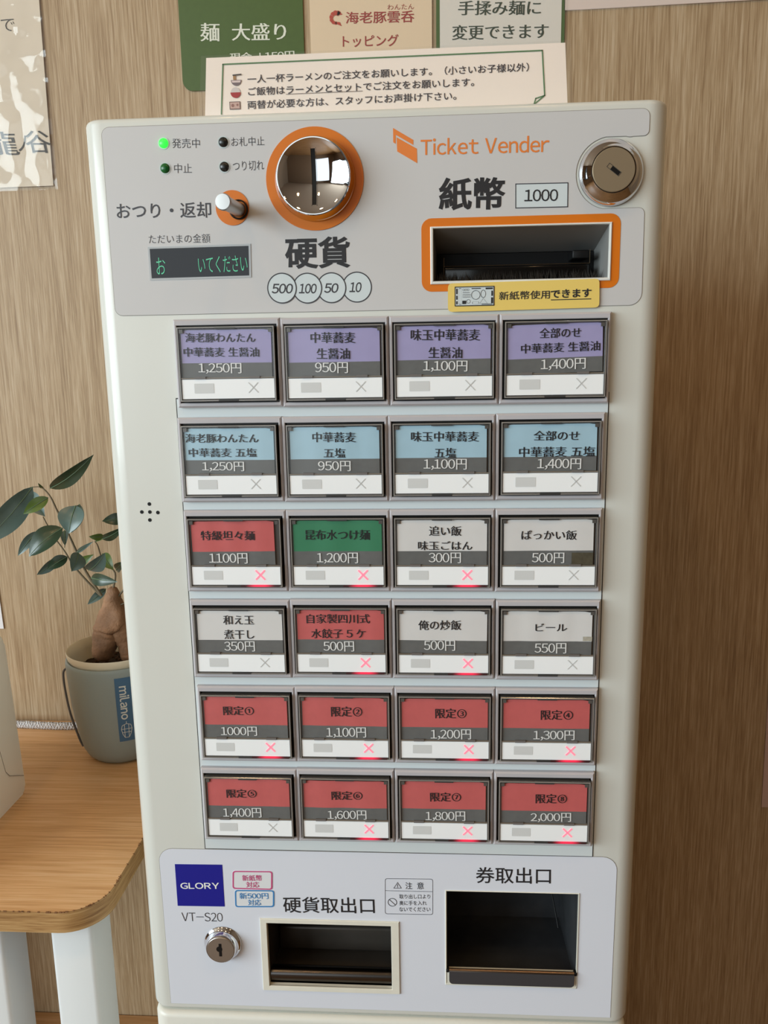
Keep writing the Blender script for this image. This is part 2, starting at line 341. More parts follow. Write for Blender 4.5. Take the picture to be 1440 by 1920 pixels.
FACE_TEXT = [["thin", "発売中", -110.64, 243.02, -96.03, 242.57, 4.66], ["thin", "中止", -110.33, 230.75, -101.0, 230.48, 4.71], ["thin", "お札中止", -79.49, 242.7, -62.21, 242.67, 4.38], ["thin", "つり切れ", -79.27, 230.88, -63.02, 230.92, 4.69], ["mid", "おつり・返却", -142.73, 210.44, -92.04, 209.75, 7.87], ["thin", "ただいまの金額", -126.4, 195.79, -93.4, 195.5, 4.51], ["black", "硬貨", -53.76, 186.86, -19.22, 186.72, 16.08], ["italic", "500", -61.62, 169.02, -50.14, 168.78, 5.12], ["italic", "100", -47.03, 168.71, -37.48, 168.5, 5.11], ["italic", "50", -33.6, 168.69, -25.86, 168.52, 5.0], ["italic", "10", -20.11, 168.82, -13.6, 168.68, 5.2], ["orange", "Ticket Vender", 18.17, 237.2, 83.16, 236.76, 8.0], ["black", "紙幣", 27.27, 214.17, 61.34, 213.62, 16.06], ["num", "1000", 71.07, 212.24, 88.1, 212.02, 5.79], ["sticker", "新紙幣使用", 58.49, 162.61, 84.8, 162.89, 4.29], ["stickerbold", "できます", 85.18, 163.03, 106.19, 163.26, 4.34], ["bold", "硬貨取出口", -70.48, -199.39, -13.69, -198.43, 11.07], ["bold", "券取出口", 48.03, -176.0, 92.87, -175.43, 10.88], ["logo", "GLORY", -134.33, -187.88, -109.81, -187.24, 4.28], ["model", "VT-S20", -134.94, -209.67, -108.97, -209.24, 6.08], ["pink", "新紙幣", -95.18, -181.42, -82.82, -181.1, 4.12], ["pink", "対応", -92.91, -185.98, -84.74, -185.77, 4.13], ["sky", "新500円", -97.51, -193.83, -79.41, -193.34, 4.29], ["sky", "対応", -92.38, -198.29, -84.17, -198.06, 4.18], ["cau", "注", 5.37, -184.3, 9.55, -184.19, 4.66], ["cau", "意", 12.49, -184.12, 16.66, -184.01, 4.67], ["cau2", "取り出し口より", 1.55, -191.81, 20.44, -191.29, 3.04], ["cau2", "奥に手を入れ", 1.49, -196.26, 18.26, -195.79, 3.05], ["cau2", "ないでください", 1.43, -200.6, 20.5, -200.06, 3.06]]
G = {"led": [[-115.15, 243.16], [-115.14, 230.9], [-83.69, 242.7], [-83.78, 230.75]], "body": [[-155.3, 255.07], [140.33, 254.32], [-154.18, -274.68], [139.3, -273.95]], "panel": [[-147.63, 251.71], [132.62, 252.11], [132.46, 240.19], [122.63, 239.25], [97.55, 221.59], [119.52, 204.9], [131.66, 204.21], [132.47, 176.58], [127.87, 156.48], [-146.08, 157.14]], "pin": [[-80.6, 210.37], [-89.2, 210.6], [-71.8, 210.14], [-76.45, 209.74]], "disp": [[-126.2, 190.82], [-72.95, 191.11], [-73.24, 176.0], [-126.17, 175.68]], "dispt": [[-123.11, 182.03], [-118.26, 181.92], [-98.9, 182.01], [-72.95, 182.15]], "ring": [[-62.07, 224.47], [-11.18, 223.0], [-35.75, 248.84], [-37.44, 197.75]], "dome": [[-57.76, 224.35], [-15.82, 223.13], [-36.12, 244.05], [-37.51, 202.03]], "slot": [[-36.52, 235.27], [-36.35, 209.05]], "coins": [[-56.03, 169.12], [-42.47, 168.82], [-29.61, 168.76], [-16.03, 168.79]], "coinr": [[-63.61, 169.28], [-48.35, 168.95]], "tk1": [[4.2, 246.75], [14.5, 240.69], [14.47, 238.31], [5.53, 243.45], [5.47, 239.08], [4.21, 239.92]], "tk2": [[5.94, 242.24], [16.25, 236.46], [16.4, 229.48], [6.16, 235.48]], "box1000": [[66.35, 218.2], [93.18, 218.03], [93.28, 205.98], [66.51, 206.1]], "orect": [[18.09, 202.6], [119.78, 202.15], [120.62, 165.52], [18.34, 165.82]], "wfr": [[22.9, 198.37], [115.54, 198.01], [116.04, 168.95], [22.73, 169.74]], "open": [[24.4, 197.3], [114.0, 197.04], [115.13, 170.64], [24.37, 171.29]], "yel": [[31.9, 169.47], [110.14, 170.29], [110.46, 155.78], [31.87, 155.01]], "bill": [[35.39, 167.59], [56.12, 167.96], [56.06, 157.87], [35.39, 157.75]], "und": [[85.4, 160.13], [106.13, 160.23]], "key": [[98.12, 222.64], [130.47, 221.69], [113.74, 237.79], [114.86, 206.1]], "keyf": [[103.9, 222.07], [125.1, 221.44], [114.13, 232.4], [114.9, 211.07]], "glory": [[-136.91, -173.16], [-107.19, -172.82], [-107.18, -201.68], [-136.98, -202.01]], "pinks": [[-100.95, -176.76], [-76.07, -176.4], [-76.63, -189.25], [-101.6, -189.16]], "blues": [[-100.27, -189.88], [-75.5, -189.47], [-76.01, -201.18], [-100.55, -201.87]], "lock": [[-121.48, -228.0], [-97.6, -227.25], [-108.99, -215.76], [-110.28, -239.35]], "cofr": [[-85.26, -209.31], [1.57, -208.67], [0.9, -259.66], [-85.5, -260.16]], "coop": [[-81.03, -211.99], [-3.74, -211.98], [-3.84, -256.57], [-81.28, -256.71]], "coflap": [[-80.31, -247.87], [-4.04, -247.2]], "caut": [[-6.99, -179.65], [22.2, -179.28], [22.06, -203.84], [-7.4, -204.05]], "cautl": [[-7.13, -188.24], [22.15, -187.71]], "tri": [[0.66, -181.97], [-2.0, -186.33], [3.2, -186.19]], "proh": [[-2.71, -195.86], [-5.56, -195.94]], "tkfr": [[29.58, -186.63], [109.89, -186.99], [110.25, -251.87], [29.41, -252.78]], "tkop": [[30.36, -186.98], [109.46, -187.38], [110.32, -242.46], [30.35, -243.64]], "lip": [[31.96, -241.87], [108.03, -240.97], [108.27, -249.71], [32.29, -250.03]], "low": [[-146.0, -163.3], [131.62, -162.23], [131.39, -271.19]], "holes": [[-136.63, 52.86], [-141.29, 48.28], [-136.66, 48.25], [-132.06, 47.92], [-137.0, 43.63]], "mid": [[-116.52, 106.56], [117.28, 105.78], [-116.2, -161.9], [115.95, -161.54]]}
WALL_TEXT = [["notice", "一人一杯ラーメンのご注文をお願いします。（小さいお子様以外）", -75.2, 280.56, 75.19, 281.24, 3.86], ["notice", "ご飯物はラーメンとセットでご注文をお願いします。", -75.18, 274.41, 46.44, 274.95, 3.89], ["notice", "両替が必要な方は、スタッフにお声掛け下さい。", -75.84, 267.67, 37.03, 268.56, 3.99], ["green", "麺", -185.3, 423.3, -167.34, 422.61, 15.2], ["green", "大盛り", -156.47, 422.19, -106.71, 420.78, 14.17], ["green", "現金 +150円", -159.23, 401.08, -99.9, 401.38, 7.41], ["creamt", "わんたん", -15.19, 437.08, 8.29, 436.86, 4.32], ["cream", "海老豚雲呑", -52.78, 429.88, 8.48, 428.81, 9.77], ["cream", "トッピング", -55.95, 410.79, -5.78, 409.87, 9.75], ["white", "手揉み麺に", 47.4, 433.87, 120.04, 431.34, 11.57], ["white", "変更できます", 41.88, 414.13, 126.9, 412.32, 12.05]]
W = {"notice": [[-97.25, 292.02], [93.91, 292.42], [96.21, 262.52], [-100.06, 263.91]], "lam": [[-98.39, 291.91], [96.36, 292.47]], "border": [[-88.22, 288.46], [82.0, 289.02], [83.67, 267.03], [78.15, 262.84], [79.03, 265.73], [-90.41, 263.59]], "icons": [[-81.36, 280.41], [-82.01, 274.21], [-82.68, 267.67]], "under": [[-54.56, 272.37], [-13.17, 272.57]], "green": [[-198.83, 450.94], [-89.9, 446.56], [-92.37, 377.39], [-203.7, 375.39]], "cream": [[-84.62, 446.35], [24.84, 441.94], [24.61, 400.7]], "shrimp": [[-67.83, 430.03], [-54.39, 429.51]], "white": [[29.08, 441.77], [31.31, 407.02], [137.56, 420.29], [139.89, 420.2]], "tl": [[-328.45, 456.16], [-330.77, 295.51], [-332.6, 292.69], [-387.59, 291.36]], "tr": [[140.14, 428.76], [315.16, 430.67], [315.37, 427.72], [140.22, 425.76]], "rs": [[362.09, -335.06], [360.25, -209.18]], "ls": [[-430.52, -143.29]], "hw": [["で", -369.71, 436.25, -357.14, 435.76, 10.24], ["龍", -396.27, 335.45, -363.18, 334.42, 20.65], ["ノ", -364.21, 334.45, -355.97, 334.19, 14.07], ["谷", -356.85, 335.63, -332.68, 334.87, 19.65]]}
LEAVES = [[[-329.2, 280.0, 18.2], [-279.9, 268.0, 50.6], 11.4, "d"],
 [[-340.2, 270.0, 21.5], [-391.2, 258.0, -31.0], 19.0, "b"],
 [[-362.9, 300.0, 11.1], [-340.4, 288.0, -10.0], 12.9, "b"],
 [[-324.2, 265.0, 12.3], [-342.7, 253.0, -0.7], 9.4, "g"],
 [[-294.7, 255.0, 6.5], [-297.8, 243.0, -16.7], 17.5, "b"],
 [[-302.5, 280.0, 3.1], [-307.1, 268.0, -21.4], 9.1, "b"],
 [[-313.3, 265.0, -15.9], [-341.5, 253.0, -39.8], 15.9, "d"],
 [[-350.6, 290.0, -24.5], [-365.4, 278.0, -45.4], 7.6, "b"],
 [[-321.4, 285.0, -22.6], [-316.6, 273.0, -34.7], 5.3, "b"],
 [[-331.5, 285.0, -49.5], [-346.4, 273.0, -62.3], 7.3, "b"],
 [[-316.2, 275.0, -45.4], [-331.1, 263.0, -55.0], 9.1, "d"],
 [[-299.5, 262.0, -38.6], [-301.9, 250.0, -52.9], 12.1, "b"],
 [[-316.9, 290.0, -58.1], [-292.2, 278.0, -43.9], 7.9, "g"],
 [[-292.6, 265.0, -55.6], [-270.8, 253.0, -36.4], 11.8, "b"],
 [[-284.9, 280.0, -43.9], [-270.5, 268.0, -56.4], 9.4, "g"],
 [[-284.1, 250.0, -58.8], [-255.2, 238.0, -59.1], 9.1, "d"],
 [[-293.0, 300.0, -83.5], [-307.2, 288.0, -95.7], 6.8, "b"],
 [[-278.4, 270.0, -24.9], [-286.8, 258.0, -22.5], 5.2, "g"],
 [[-289.1, 290.0, -31.7], [-261.5, 278.0, -17.8], 7.0, "d"],
 [[-268.0, 300.0, -14.4], [-286.2, 288.0, -14.5], 9.4, "d"],
 [[-309.5, 280.0, -43.0], [-286.8, 268.0, -29.1], 3.3, "b"],
 [[-273.0, 280.0, -59.6], [-259.3, 268.0, -48.3], 6.8, "d"],
 [[-338.2, 285.0, 18.0], [-336.5, 273.0, 24.5], 2.1, "g"],
 [[-290.4, 280.0, -32.3], [-277.7, 268.0, -27.2], 2.1, "g"]]
BRANCH = [[[-292.6, 288.0, -87.2, 2.1], [-305.7, 288.0, -63.4, 1.76], [-315.1, 288.0, -38.3, 1.51], [-323.1, 288.0, -16.7, 1.34], [-328.5, 288.0, -3.5, 1.26], [-333.8, 288.0, 9.6, 1.09], [-341.3, 288.0, 17.8, 0.92], [-350.3, 288.0, 18.2, 0.67]],
 [[-294.2, 288.0, -86.3, 1.68], [-315.4, 288.0, -60.1, 1.26], [-324.7, 288.0, -43.3, 1.05], [-334.2, 288.0, -28.2, 0.92], [-342.4, 288.0, -10.0, 0.76]],
 [[-281.3, 288.0, -82.1, 1.68], [-277.7, 288.0, -64.3, 1.26], [-288.1, 288.0, -53.4, 1.05], [-292.1, 288.0, -38.3, 0.92], [-294.7, 288.0, -33.7, 0.67]],
 [[-277.6, 288.0, -88.9, 1.68], [-268.5, 288.0, -78.7, 1.26]],
 [[-276.6, 288.0, -96.5, 1.26], [-267.9, 288.0, -93.1, 1.01]],
 [[-324.4, 288.0, -39.9, 0.59], [-322.8, 288.0, -31.6, 0.5]]]
TRUNK = [[-286.8, 290.0, -77.9, 3.3], [-286.3, 290.0, -86.1, 5.8], [-287.8, 290.0, -96.3, 7.0], [-289.7, 290.0, -106.7, 12.1], [-294.6, 290.0, -120.5, 10.9], [-297.4, 290.0, -134.5, 9.1], [-301.6, 290.0, -153.8, 9.4], [-282.4, 290.0, -117.0, 7.9], [-276.9, 290.0, -132.6, 7.3], [-274.3, 290.0, -153.6, 7.3]]
MISC = {"pot_rimL": [-332.2, 290.0, -149.6], "potL2": [-335.1, 290.0, -154.0], "potbot": [-318.6, 290.0, -240.6], "potlow": [-299.1, 290.0, -258.8], "strap": [[-337.5, 290.0, -160.3], [-338.0, 290.0, -180.8], [-335.6, 290.0, -206.0], [-328.2, 290.0, -229.7]], "lab": [[-269.7, 235.0, -142.8], [-244.5, 235.0, -141.0], [-251.1, 240.0, -202.4], [-270.5, 240.0, -202.7]], "mil": [[-263.5, 235.0, -150.1], [-262.7, 235.0, -180.0]], "cable": [[-421.0, 346.4, -247.0], [-358.5, 344.1, -247.0]], "legtop": [[-258.3, 70.0, -278.9], [-228.2, 70.0, -278.0], [-215.2, 70.0, -274.1], [-255.8, 70.0, -354.3], [-226.7, 70.0, -353.2], [-212.8, 70.0, -352.6]], "edge": [[-244.6, 53.0, -248.5], [-246.1, 53.0, -264.7]], "leg0": [[-295.2, 70.0, -280.9], [-292.6, 70.0, -355.8]], "dev": [[-341.0, 205.8, -247.0], [-344.0, 165.7, -247.0], [-345.0, 210.0, -103.3], [-351.3, 210.0, -95.6], [-342.9, 210.0, -244.3], [-344.0, 210.0, -231.3], [-360.9, 210.0, -205.7]], "cam": [0.02434, -0.43921, 0.13295]}

g = G

# ------------------------------------------------------------------ material library
m_wall = wood('oak_laminate_wall', [(141,115,86), (161,136,105), (174,150,119), (188,167,140)], 'z', (640, 640, 13), 0.48, 0.4, 0.16)
m_desk = wood('orange_oak_desktop', [(194,145,98), (211,163,113), (221,175,126), (230,190,147)], 'x', (8, 330, 330), 0.45, 0.2, 0.35)
m_edge = wood('oak_edge_band', [(120,84,46), (158,120,76), (176,138,90), (198,164,116)], 'x', (16, 16, 420), 0.5, 0.2, 0.4)
m_floor = wood('floor_boards', [(110,80,50), (130,96,62), (140,105,70), (155,120,84)], 'x', (12, 90, 90), 0.4, 0.1)
m_plaster = mat('warm_plaster', (120,100,80), 0.8, bump=0.2, bscale=300, vary=0.03)
m_ceiling = mat('ceiling_paint', (168,150,130), 0.9, vary=0.02)
m_body = mat('cream_white_casing', (212,214,208), 0.26, vary=0.012, vscale=9, bump=0.03, bscale=900, coat=0.15)
m_panel = mat('pale_grey_face_film', (200,200,201), 0.42, vary=0.008, vscale=14)
m_lowpanel = mat('pale_blue_grey_face_film', (218,223,234), 0.42, vary=0.008, vscale=14)
m_mid = mat('bluish_white_button_plate', (214,222,224), 0.4, vary=0.01)
m_seam = mat('dark_joint', (40,38,38), 0.7)
m_stand = mat('white_stand_paint', (222,222,214), 0.35, bump=0.1, bscale=300, vary=0.015)
m_bezel = mat('mauve_grey_button_frame', (190,187,191), 0.45, vary=0.02, vscale=60)
m_dark = mat('black_cavity_plastic', (9,9,10), 0.5, spec=0.3)
m_dark2 = mat('dark_grey_moulding', (58,58,58), 0.38)
m_well = mat('dark_button_well', (46,45,44), 0.35, vary=0.25, vscale=180)
m_rim = mat('smoky_clear_rim', (84,82,80), 0.15, spec=0.8)
m_rimedge = mat('painted_rim_highlight', (190,186,180), 0.15, spec=0.9)
m_strip = mat('white_lamp_strip', (246,250,253), 0.35)
m_greybox = mat('grey_printed_patch', (211,214,215), 0.4)
m_crossoff = mat('unlit_cross', (202,204,204), 0.4)
m_crosson = mat('lit_pink_cross', (255,120,140), 0.4, emit=(255,110,130), estr=1.0)
m_chrome = mat('polished_chrome', (225,225,228), 0.035, 1.0)
m_steel = mat('brushed_steel', (186,185,183), 0.38, 1.0)
m_brass = mat('satin_bronze_steel', (150,134,110), 0.42, 0.45)
m_black = mat('black_print', (34,34,38), 0.5)
m_ink = mat('dark_grey_print', (58,58,64), 0.5)
m_cardink = mat('card_black_ink', (26,26,32), 0.6)
m_white = mat('card_white_ink', (236,238,238), 0.5)
m_orange = mat('orange_print', (214,114,8), 0.45)
m_orange2 = mat('orange_logo_print', (226,128,56), 0.45)
m_greyband = mat('card_grey_band', (104,106,106), 0.6, vary=0.06, vscale=300)
CARD = {'purple': mat('lavender_card', (166,161,206), 0.6, vary=0.02, vscale=200), 'blue': mat('sky_blue_card', (170,206,225), 0.6, vary=0.02, vscale=200),
        'red': mat('coral_red_card', (205,100,100), 0.6, vary=0.03, vscale=200), 'green': mat('sea_green_card', (56,132,96), 0.6, vary=0.02, vscale=200),
        'white': mat('white_card', (226,226,226), 0.6, vary=0.015, vscale=120)}
m_clear = film('clear_button_cover', (0.97, 0.97, 0.97), 0.9, 0.06, ior=1.4)
m_film = film('laminating_film', (0.98, 0.98, 0.97), 1.0, 0.08, bump=0.0002, bscale=26, haze=0.03)
m_film2 = film('crinkled_laminating_film', (0.98, 0.98, 0.97), 1.0, 0.07, bump=0.0008, bscale=34, haze=0.04)
m_blank = mat('paleblue_print', (205,216,220), 0.45)

# ------------------------------------------------------------------ the room
WY = 0.3556
def struct(name, me, material, loc=(0, 0, 0)):
    o = link(name, me, material, None, loc); o['kind'] = 'structure'; return o
struct('floor', box_me(-3.2, 2.2, -4.2, 0.5, -0.1, 0.0), m_floor)
struct('ceiling', box_me(-3.2, 2.2, -4.2, 0.5, 2.6, 2.7), m_ceiling)
struct('wall_back', box_me(-3.2, 2.2, WY, WY+0.12, 0, 2.6), m_wall)
struct('wall_right', box_me(2.0, 2.12, -4.0, WY, 0, 2.6), m_plaster)
bm = bmesh.new()
for q in ((-3.7, 0.0, 0, 0.75), (-3.7, 0.0, 2.5, 2.6), (-4.0, -3.7, 0, 2.6), (-0.5, WY, 0, 2.6)):
    y0, y1, z0, z1 = q
    if y1 == 0.0: y1 = -0.5
    add_box(bm, -3.12, -3.0, y0, y1, z0, z1)
struct('wall_left', from_bm(bm), m_plaster)
bm = bmesh.new()
for y0, y1, z0, z1 in ((-3.7, -3.64, 0.75, 2.5), (-0.56, -0.5, 0.75, 2.5), (-3.7, -0.5, 0.75, 0.81), (-3.7, -0.5, 2.44, 2.5), (-2.13, -2.07, 0.75, 2.5)):
    add_box(bm, -2.995, -2.90, y0, y1, z0, z1)
struct('window_1', from_bm(bm), mat('window_frame_grey', (70,72,74), 0.4))
bm = bmesh.new()
for q in ((-3.0, -2.2, 0, 2.6), (-0.4, 2.0, 0, 2.6), (-2.2, -0.4, 0, 0.3), (-2.2, -0.4, 2.4, 2.6)):
    add_box(bm, q[0], q[1], -4.1, -4.0, q[2], q[3])
struct('wall_front', from_bm(bm), m_plaster)

# ------------------------------------------------------------------ the stand under the machine
ST = thing('machine_stand', 'cream-white cabinet stand under the ticket machine, scuffed along its top edge', 'stand', (-0.008, 0.1, 0))
bm = bmesh.new(); add_box(bm, -0.158, 0.142, 0.002, 0.204, 0.0, Z0-0.2785)
bmesh.ops.bevel(bm, geom=[e for e in bm.edges if abs(e.verts[0].co.y-0.002) < 1e-5 and abs(e.verts[1].co.y-0.002) < 1e-5 and abs(e.verts[0].co.x-e.verts[1].co.x) < 1e-6], offset=0.010, segments=6, profile=0.5, affect='EDGES')
top = [e for e in bm.edges if all(abs(v.co.z-(Z0-0.2785)) < 1e-5 for v in e.verts) and len(e.link_faces) == 2]
bmesh.ops.bevel(bm, geom=top, offset=0.0035, segments=4, profile=0.5, affect='EDGES')
for v in bm.verts: v.co -= Vector((-0.008, 0.1, 0))
link('cabinet', from_bm(bm, True, 40), m_stand, ST, (-0.008, 0.1, 0))
bm = bmesh.new()                              # chips and specks in the paint along the top edge
for i in range(46):
    x = random.choice([random.gauss(0.0, 0.012), random.uniform(-0.04, 0.13)]); z = Z0-0.2785-random.uniform(0.0035, 0.0065); s = random.uniform(0.0003, 0.0008)
    k = random.uniform(1, 2.2)
    vv = [bm.verts.new((x+0.008 + s*k*math.cos(a+random.uniform(-.3, .3)), -0.0983, z + s*math.sin(a))) for a in [j*math.pi/3 for j in range(6)]]
    bm.faces.new(vv)
link('paint_chip', from_bm(bm), mat('chip_brown', (70,60,50), 0.7), ST, (-0.008, 0.1, 0), 'dark chips in the white paint', 'stuff')
link('door_gap', box_me(-0.118, 0.10, -0.0004, 0.0004, -0.0012, 0.0012), m_ink, ST, (0, 0.0018, Z0-0.2925))

# ------------------------------------------------------------------ the ticket machine
TM = thing('ticket_machine', 'cream-white ticket vending machine with rows of coloured menu buttons and orange-ringed coin slot', 'ticket machine', (-0.008, 0.1, Z0-0.277))
FACE = 0.004
def U(x, z): return (x/1000.0, z/1000.0)
bx0, bx1, bz0, bz1 = -0.1595, 0.1435, -0.277, 0.2565
bm = bmesh.new(); add_box(bm, bx0, bx1, FACE, 0.204, bz0, bz1)
ed = [e for e in bm.edges if abs(e.verts[0].co.x-e.verts[1].co.x) < 1e-6 and abs(e.verts[0].co.y-e.verts[1].co.y) < 1e-6 and e.verts[0].co.y < 0.01]
bmesh.ops.bevel(bm, geom=ed, offset=0.0115, segments=8, profile=0.5, affect='EDGES')
ed = [e for e in bm.edges if (all(abs(v.co.z-bz1) < 1e-6 for v in e.verts) or all(abs(v.co.z-bz0) < 1e-6 for v in e.verts)) and len(e.link_faces) == 2]
bmesh.ops.bevel(bm, geom=ed, offset=0.0028, segments=4, profile=0.5, affect='EDGES')
body_me = from_bm(bm, True, 35)
body = bpy.data.objects.new('tmp', body_me); COL.objects.link(body)
bm = bmesh.new()
OPEN = (24.4, 114.6, 170.9, 197.2); COOP = (-81.1, -3.8, -256.6, -212.0); TKOP = (30.4, 109.8, -251.0, -187.1)
for (x0, x1, z0, z1), dpt in ((OPEN, 0.045), (COOP, 0.060), (TKOP, 0.075)):
    add_box(bm, x0/1000-0.0002, x1/1000+0.0002, -0.01, FACE+dpt, z0/1000-0.0002, z1/1000+0.0002)
cut = bpy.data.objects.new('cut', from_bm(bm)); COL.objects.link(cut)
md = body.modifiers.new('b', 'BOOLEAN'); md.object = cut; md.operation = 'DIFFERENCE'; md.solver = 'EXACT'
bpy.context.view_layer.update()
cme = bpy.data.meshes.new_from_object(body.evaluated_get(bpy.context.evaluated_depsgraph_get()))
bpy.data.objects.remove(body); bpy.data.objects.remove(cut)
link('casing', cme, m_body, TM, (0, 0, Z0))

# printed face films
p = g['panel']
def arc(cx, cz, r, a0, a1, n=18): return [(cx + r*math.cos(R(a0+(a1-a0)*i/n)), cz + r*math.sin(R(a0+(a1-a0)*i/n))) for i in range(n+1)]
KX, KZ, KR = 114.4, 221.9, 17.6
outline = (arc(-143.6, 160.7, 4, 270, 180, 5) + arc(-143.6, 247.8, 4, 180, 90, 5) + arc(129.0, 248.3, 3.5, 90, 0, 5) + arc(130.0, 241.7, 2.5, 0, -90, 4)
           + arc(KX+9, KZ+23.0, 6, -75, -110, 4) + arc(KX, KZ, KR, 100, 258, 24) + arc(129.0, 202.0, 2.8, 90, 0, 4) + arc(126.0, 162.9, 6.2, 0, -90, 6))
openl = [(OPEN[0], OPEN[2]), (OPEN[1], OPEN[2]), (OPEN[1], OPEN[3]), (OPEN[0], OPEN[3])]
plate('upper_panel_film', [outline, openl], FACE, 0.0003, m_panel, TM, 'pale grey film over the upper face')
cop = [(COOP[0], COOP[2]), (COOP[1], COOP[2]), (COOP[1], COOP[3]), (COOP[0], COOP[3])]
tkp = [(TKOP[0], TKOP[2]), (TKOP[1], TKOP[2]), (TKOP[1], TKOP[3]), (TKOP[0], TKOP[3])]
lowo = arc(-138.0, -171.3, 8.5, 180, 90, 6) + arc(123.2, -170.8, 8.5, 90, 0, 6) + [(131.4, -272.5), (-146.0, -272.5)]
plate('lower_panel_film', [lowo, cop, tkp], FACE, 0.0003, m_lowpanel, TM, 'pale blue-grey film over the lower face')
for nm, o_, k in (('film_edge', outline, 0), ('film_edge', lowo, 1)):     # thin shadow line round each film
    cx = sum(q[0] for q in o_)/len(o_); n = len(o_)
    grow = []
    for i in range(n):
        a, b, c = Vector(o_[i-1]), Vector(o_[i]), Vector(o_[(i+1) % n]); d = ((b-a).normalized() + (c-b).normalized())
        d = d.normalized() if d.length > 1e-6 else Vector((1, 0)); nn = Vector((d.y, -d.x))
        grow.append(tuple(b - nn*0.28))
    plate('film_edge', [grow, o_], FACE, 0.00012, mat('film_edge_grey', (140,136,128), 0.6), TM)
# plate behind the buttons
seam = rrect(-117.2, 117.6, -162.0, 106.4)
plate('plate_joint', [rrect(-117.5, 117.5, -162.3, 112)], FACE, 0.0002, m_seam, TM)
plate('button_plate', [rrect(-116.9, 116.9, -161.7, 111.4)], FACE, 0.0006, m_mid, TM, 'bluish white plate behind the buttons')

# ---- indicator lamps
glow = {0: mat('lit_green_lamp', (60,255,70), 0.3, emit=(40,250,60), estr=1.6), 1: mat('dark_green_lamp', (12,92,40), 0.25), 2: mat('black_lamp', (30,34,34), 0.25)}
lampring = mat('lamp_ring_pale', (196,206,206), 0.4)
for i, (lx, lz) in enumerate(g['led']):
    o = link('indicator_lamp', lathe_me([(2.45e-3, 0), (2.45e-3, .0004), (2.0e-3, .0010), (1.0e-3, .0014), (0, .0015)], 24), glow[0 if i == 0 else 1 if i == 1 else 2], TM, (lx/1000, FACE-0.0003, lz/1000+Z0),
             ['lit bright green lamp', 'unlit dark green lamp', None, None][i])
    plate('lamp_ring', [circle(lx, lz, 3.1, 28), circle(lx, lz, 2.45, 28)], FACE-0.0003, 0.00015, lampring, o)

# ---- lettering on the face
FT = {'thin': ('thin', m_ink, 0), 'mid': ('medium', m_ink, 0), 'black': ('black', m_black, 0), 'italic': ('bold', m_ink, 0.16), 'orange': ('medium', m_orange2, 0), 'num': ('bold', m_black, 0),
      'sticker': ('medium', m_black, 0), 'stickerbold': ('black', m_black, 0), 'bold': ('medium', m_black, 0), 'logo': ('bold', m_white, 0), 'model': ('thin', m_ink, 0),
      'pink': ('medium', mat('pink_print', (196,76,128), 0.5), 0), 'sky': ('medium', mat('sky_print', (58,130,190), 0.5), 0), 'cau': ('medium', m_ink, 0), 'cau2': ('medium', m_ink, 0)}
ST_PARENT = {}
def face_text(rec, parent, y):
    kind, s, x0, z0, x1, z1, h = rec
    sty, mt, sh = FT[kind]
    me = text_fit(s, x0, z0, x1, z1, h, sty, False, sh, lo=0.8 if kind != 'logo' else 0.6, hi=1.35)
    o = link('lettering', me, mt, parent, (0, y, Z0)); return o
later = {}
for rec in FACE_TEXT:
    if rec[0] in ('sticker', 'stickerbold', 'logo', 'pink', 'sky', 'cau', 'cau2', 'num', 'italic'): later.setdefault(rec[0], []).append(rec); continue
    face_text(rec, TM, FACE-0.00045)

# ---- change lever
px, pz = g['pin'][0]
lv = plate('lever_disc', [circle(px, pz, 8.8)], FACE-0.0003, 0.0004, m_orange, TM, 'orange disc behind the change lever')
bx_, bz_ = -0.0772, 0.2093+Z0
L0 = Vector((bx_, 0.003, bz_)); L1 = Vector((-0.0791, -0.0235, 0.2088+Z0))
col_ = link('lever_collar', lathe_me([(5.0e-3, 0), (5.0e-3, .0012), (4.3e-3, .0016), (4.3e-3, 0)], 32), m_dark, TM, (bx_, FACE-0.0006, bz_))
lev = link('change_lever', lathe_me([(3.5e-3, 0), (3.5e-3, .0232), (3.9e-3, .0235), (4.1e-3, .0240), (4.1e-3, .0252), (3.7e-3, .0262), (0, .0263)], 40), m_steel, TM, L0, 'steel lever pin')
lev.rotation_euler = Vector((0, -1, 0)).rotation_difference((L1-L0).normalized()).to_euler()

# ---- amount display
d = g['disp']; plate('display_frame', [[(d[0][0]-1, d[0][1]+1), (d[1][0]+1.1, d[1][1]+1), (d[2][0]+1, d[2][1]-1), (d[3][0]-1, d[3][1]-1)][::-1], [tuple(q) for q in d][::-1]], FACE-0.0003, 0.0003, mat('display_frame_grey', (176,182,186), 0.4), TM)
disp = plate('amount_display', [[tuple(q) for q in d][::-1]], FACE-0.0003, 0.0002, mat('display_glass', (22,22,28), 0.2), TM, 'black display window with green letters')
m_vfd = mat('green_display_letters', (90,190,150), 0.4, emit=(70,170,130), estr=0.3)
q = g['dispt']
link('display_lettering', join_me([text_fit('お', q[0][0], 181.9, q[1][0], 181.9, 8.6, 'thin', lo=.5, hi=2.6), text_fit('いてください', q[2][0]-1.5, 182.0, -74.0, 182.2, 8.4, 'thin', lo=.5, hi=2.4, track=-0.04)]), m_vfd, disp, (0, FACE-0.0008, Z0))

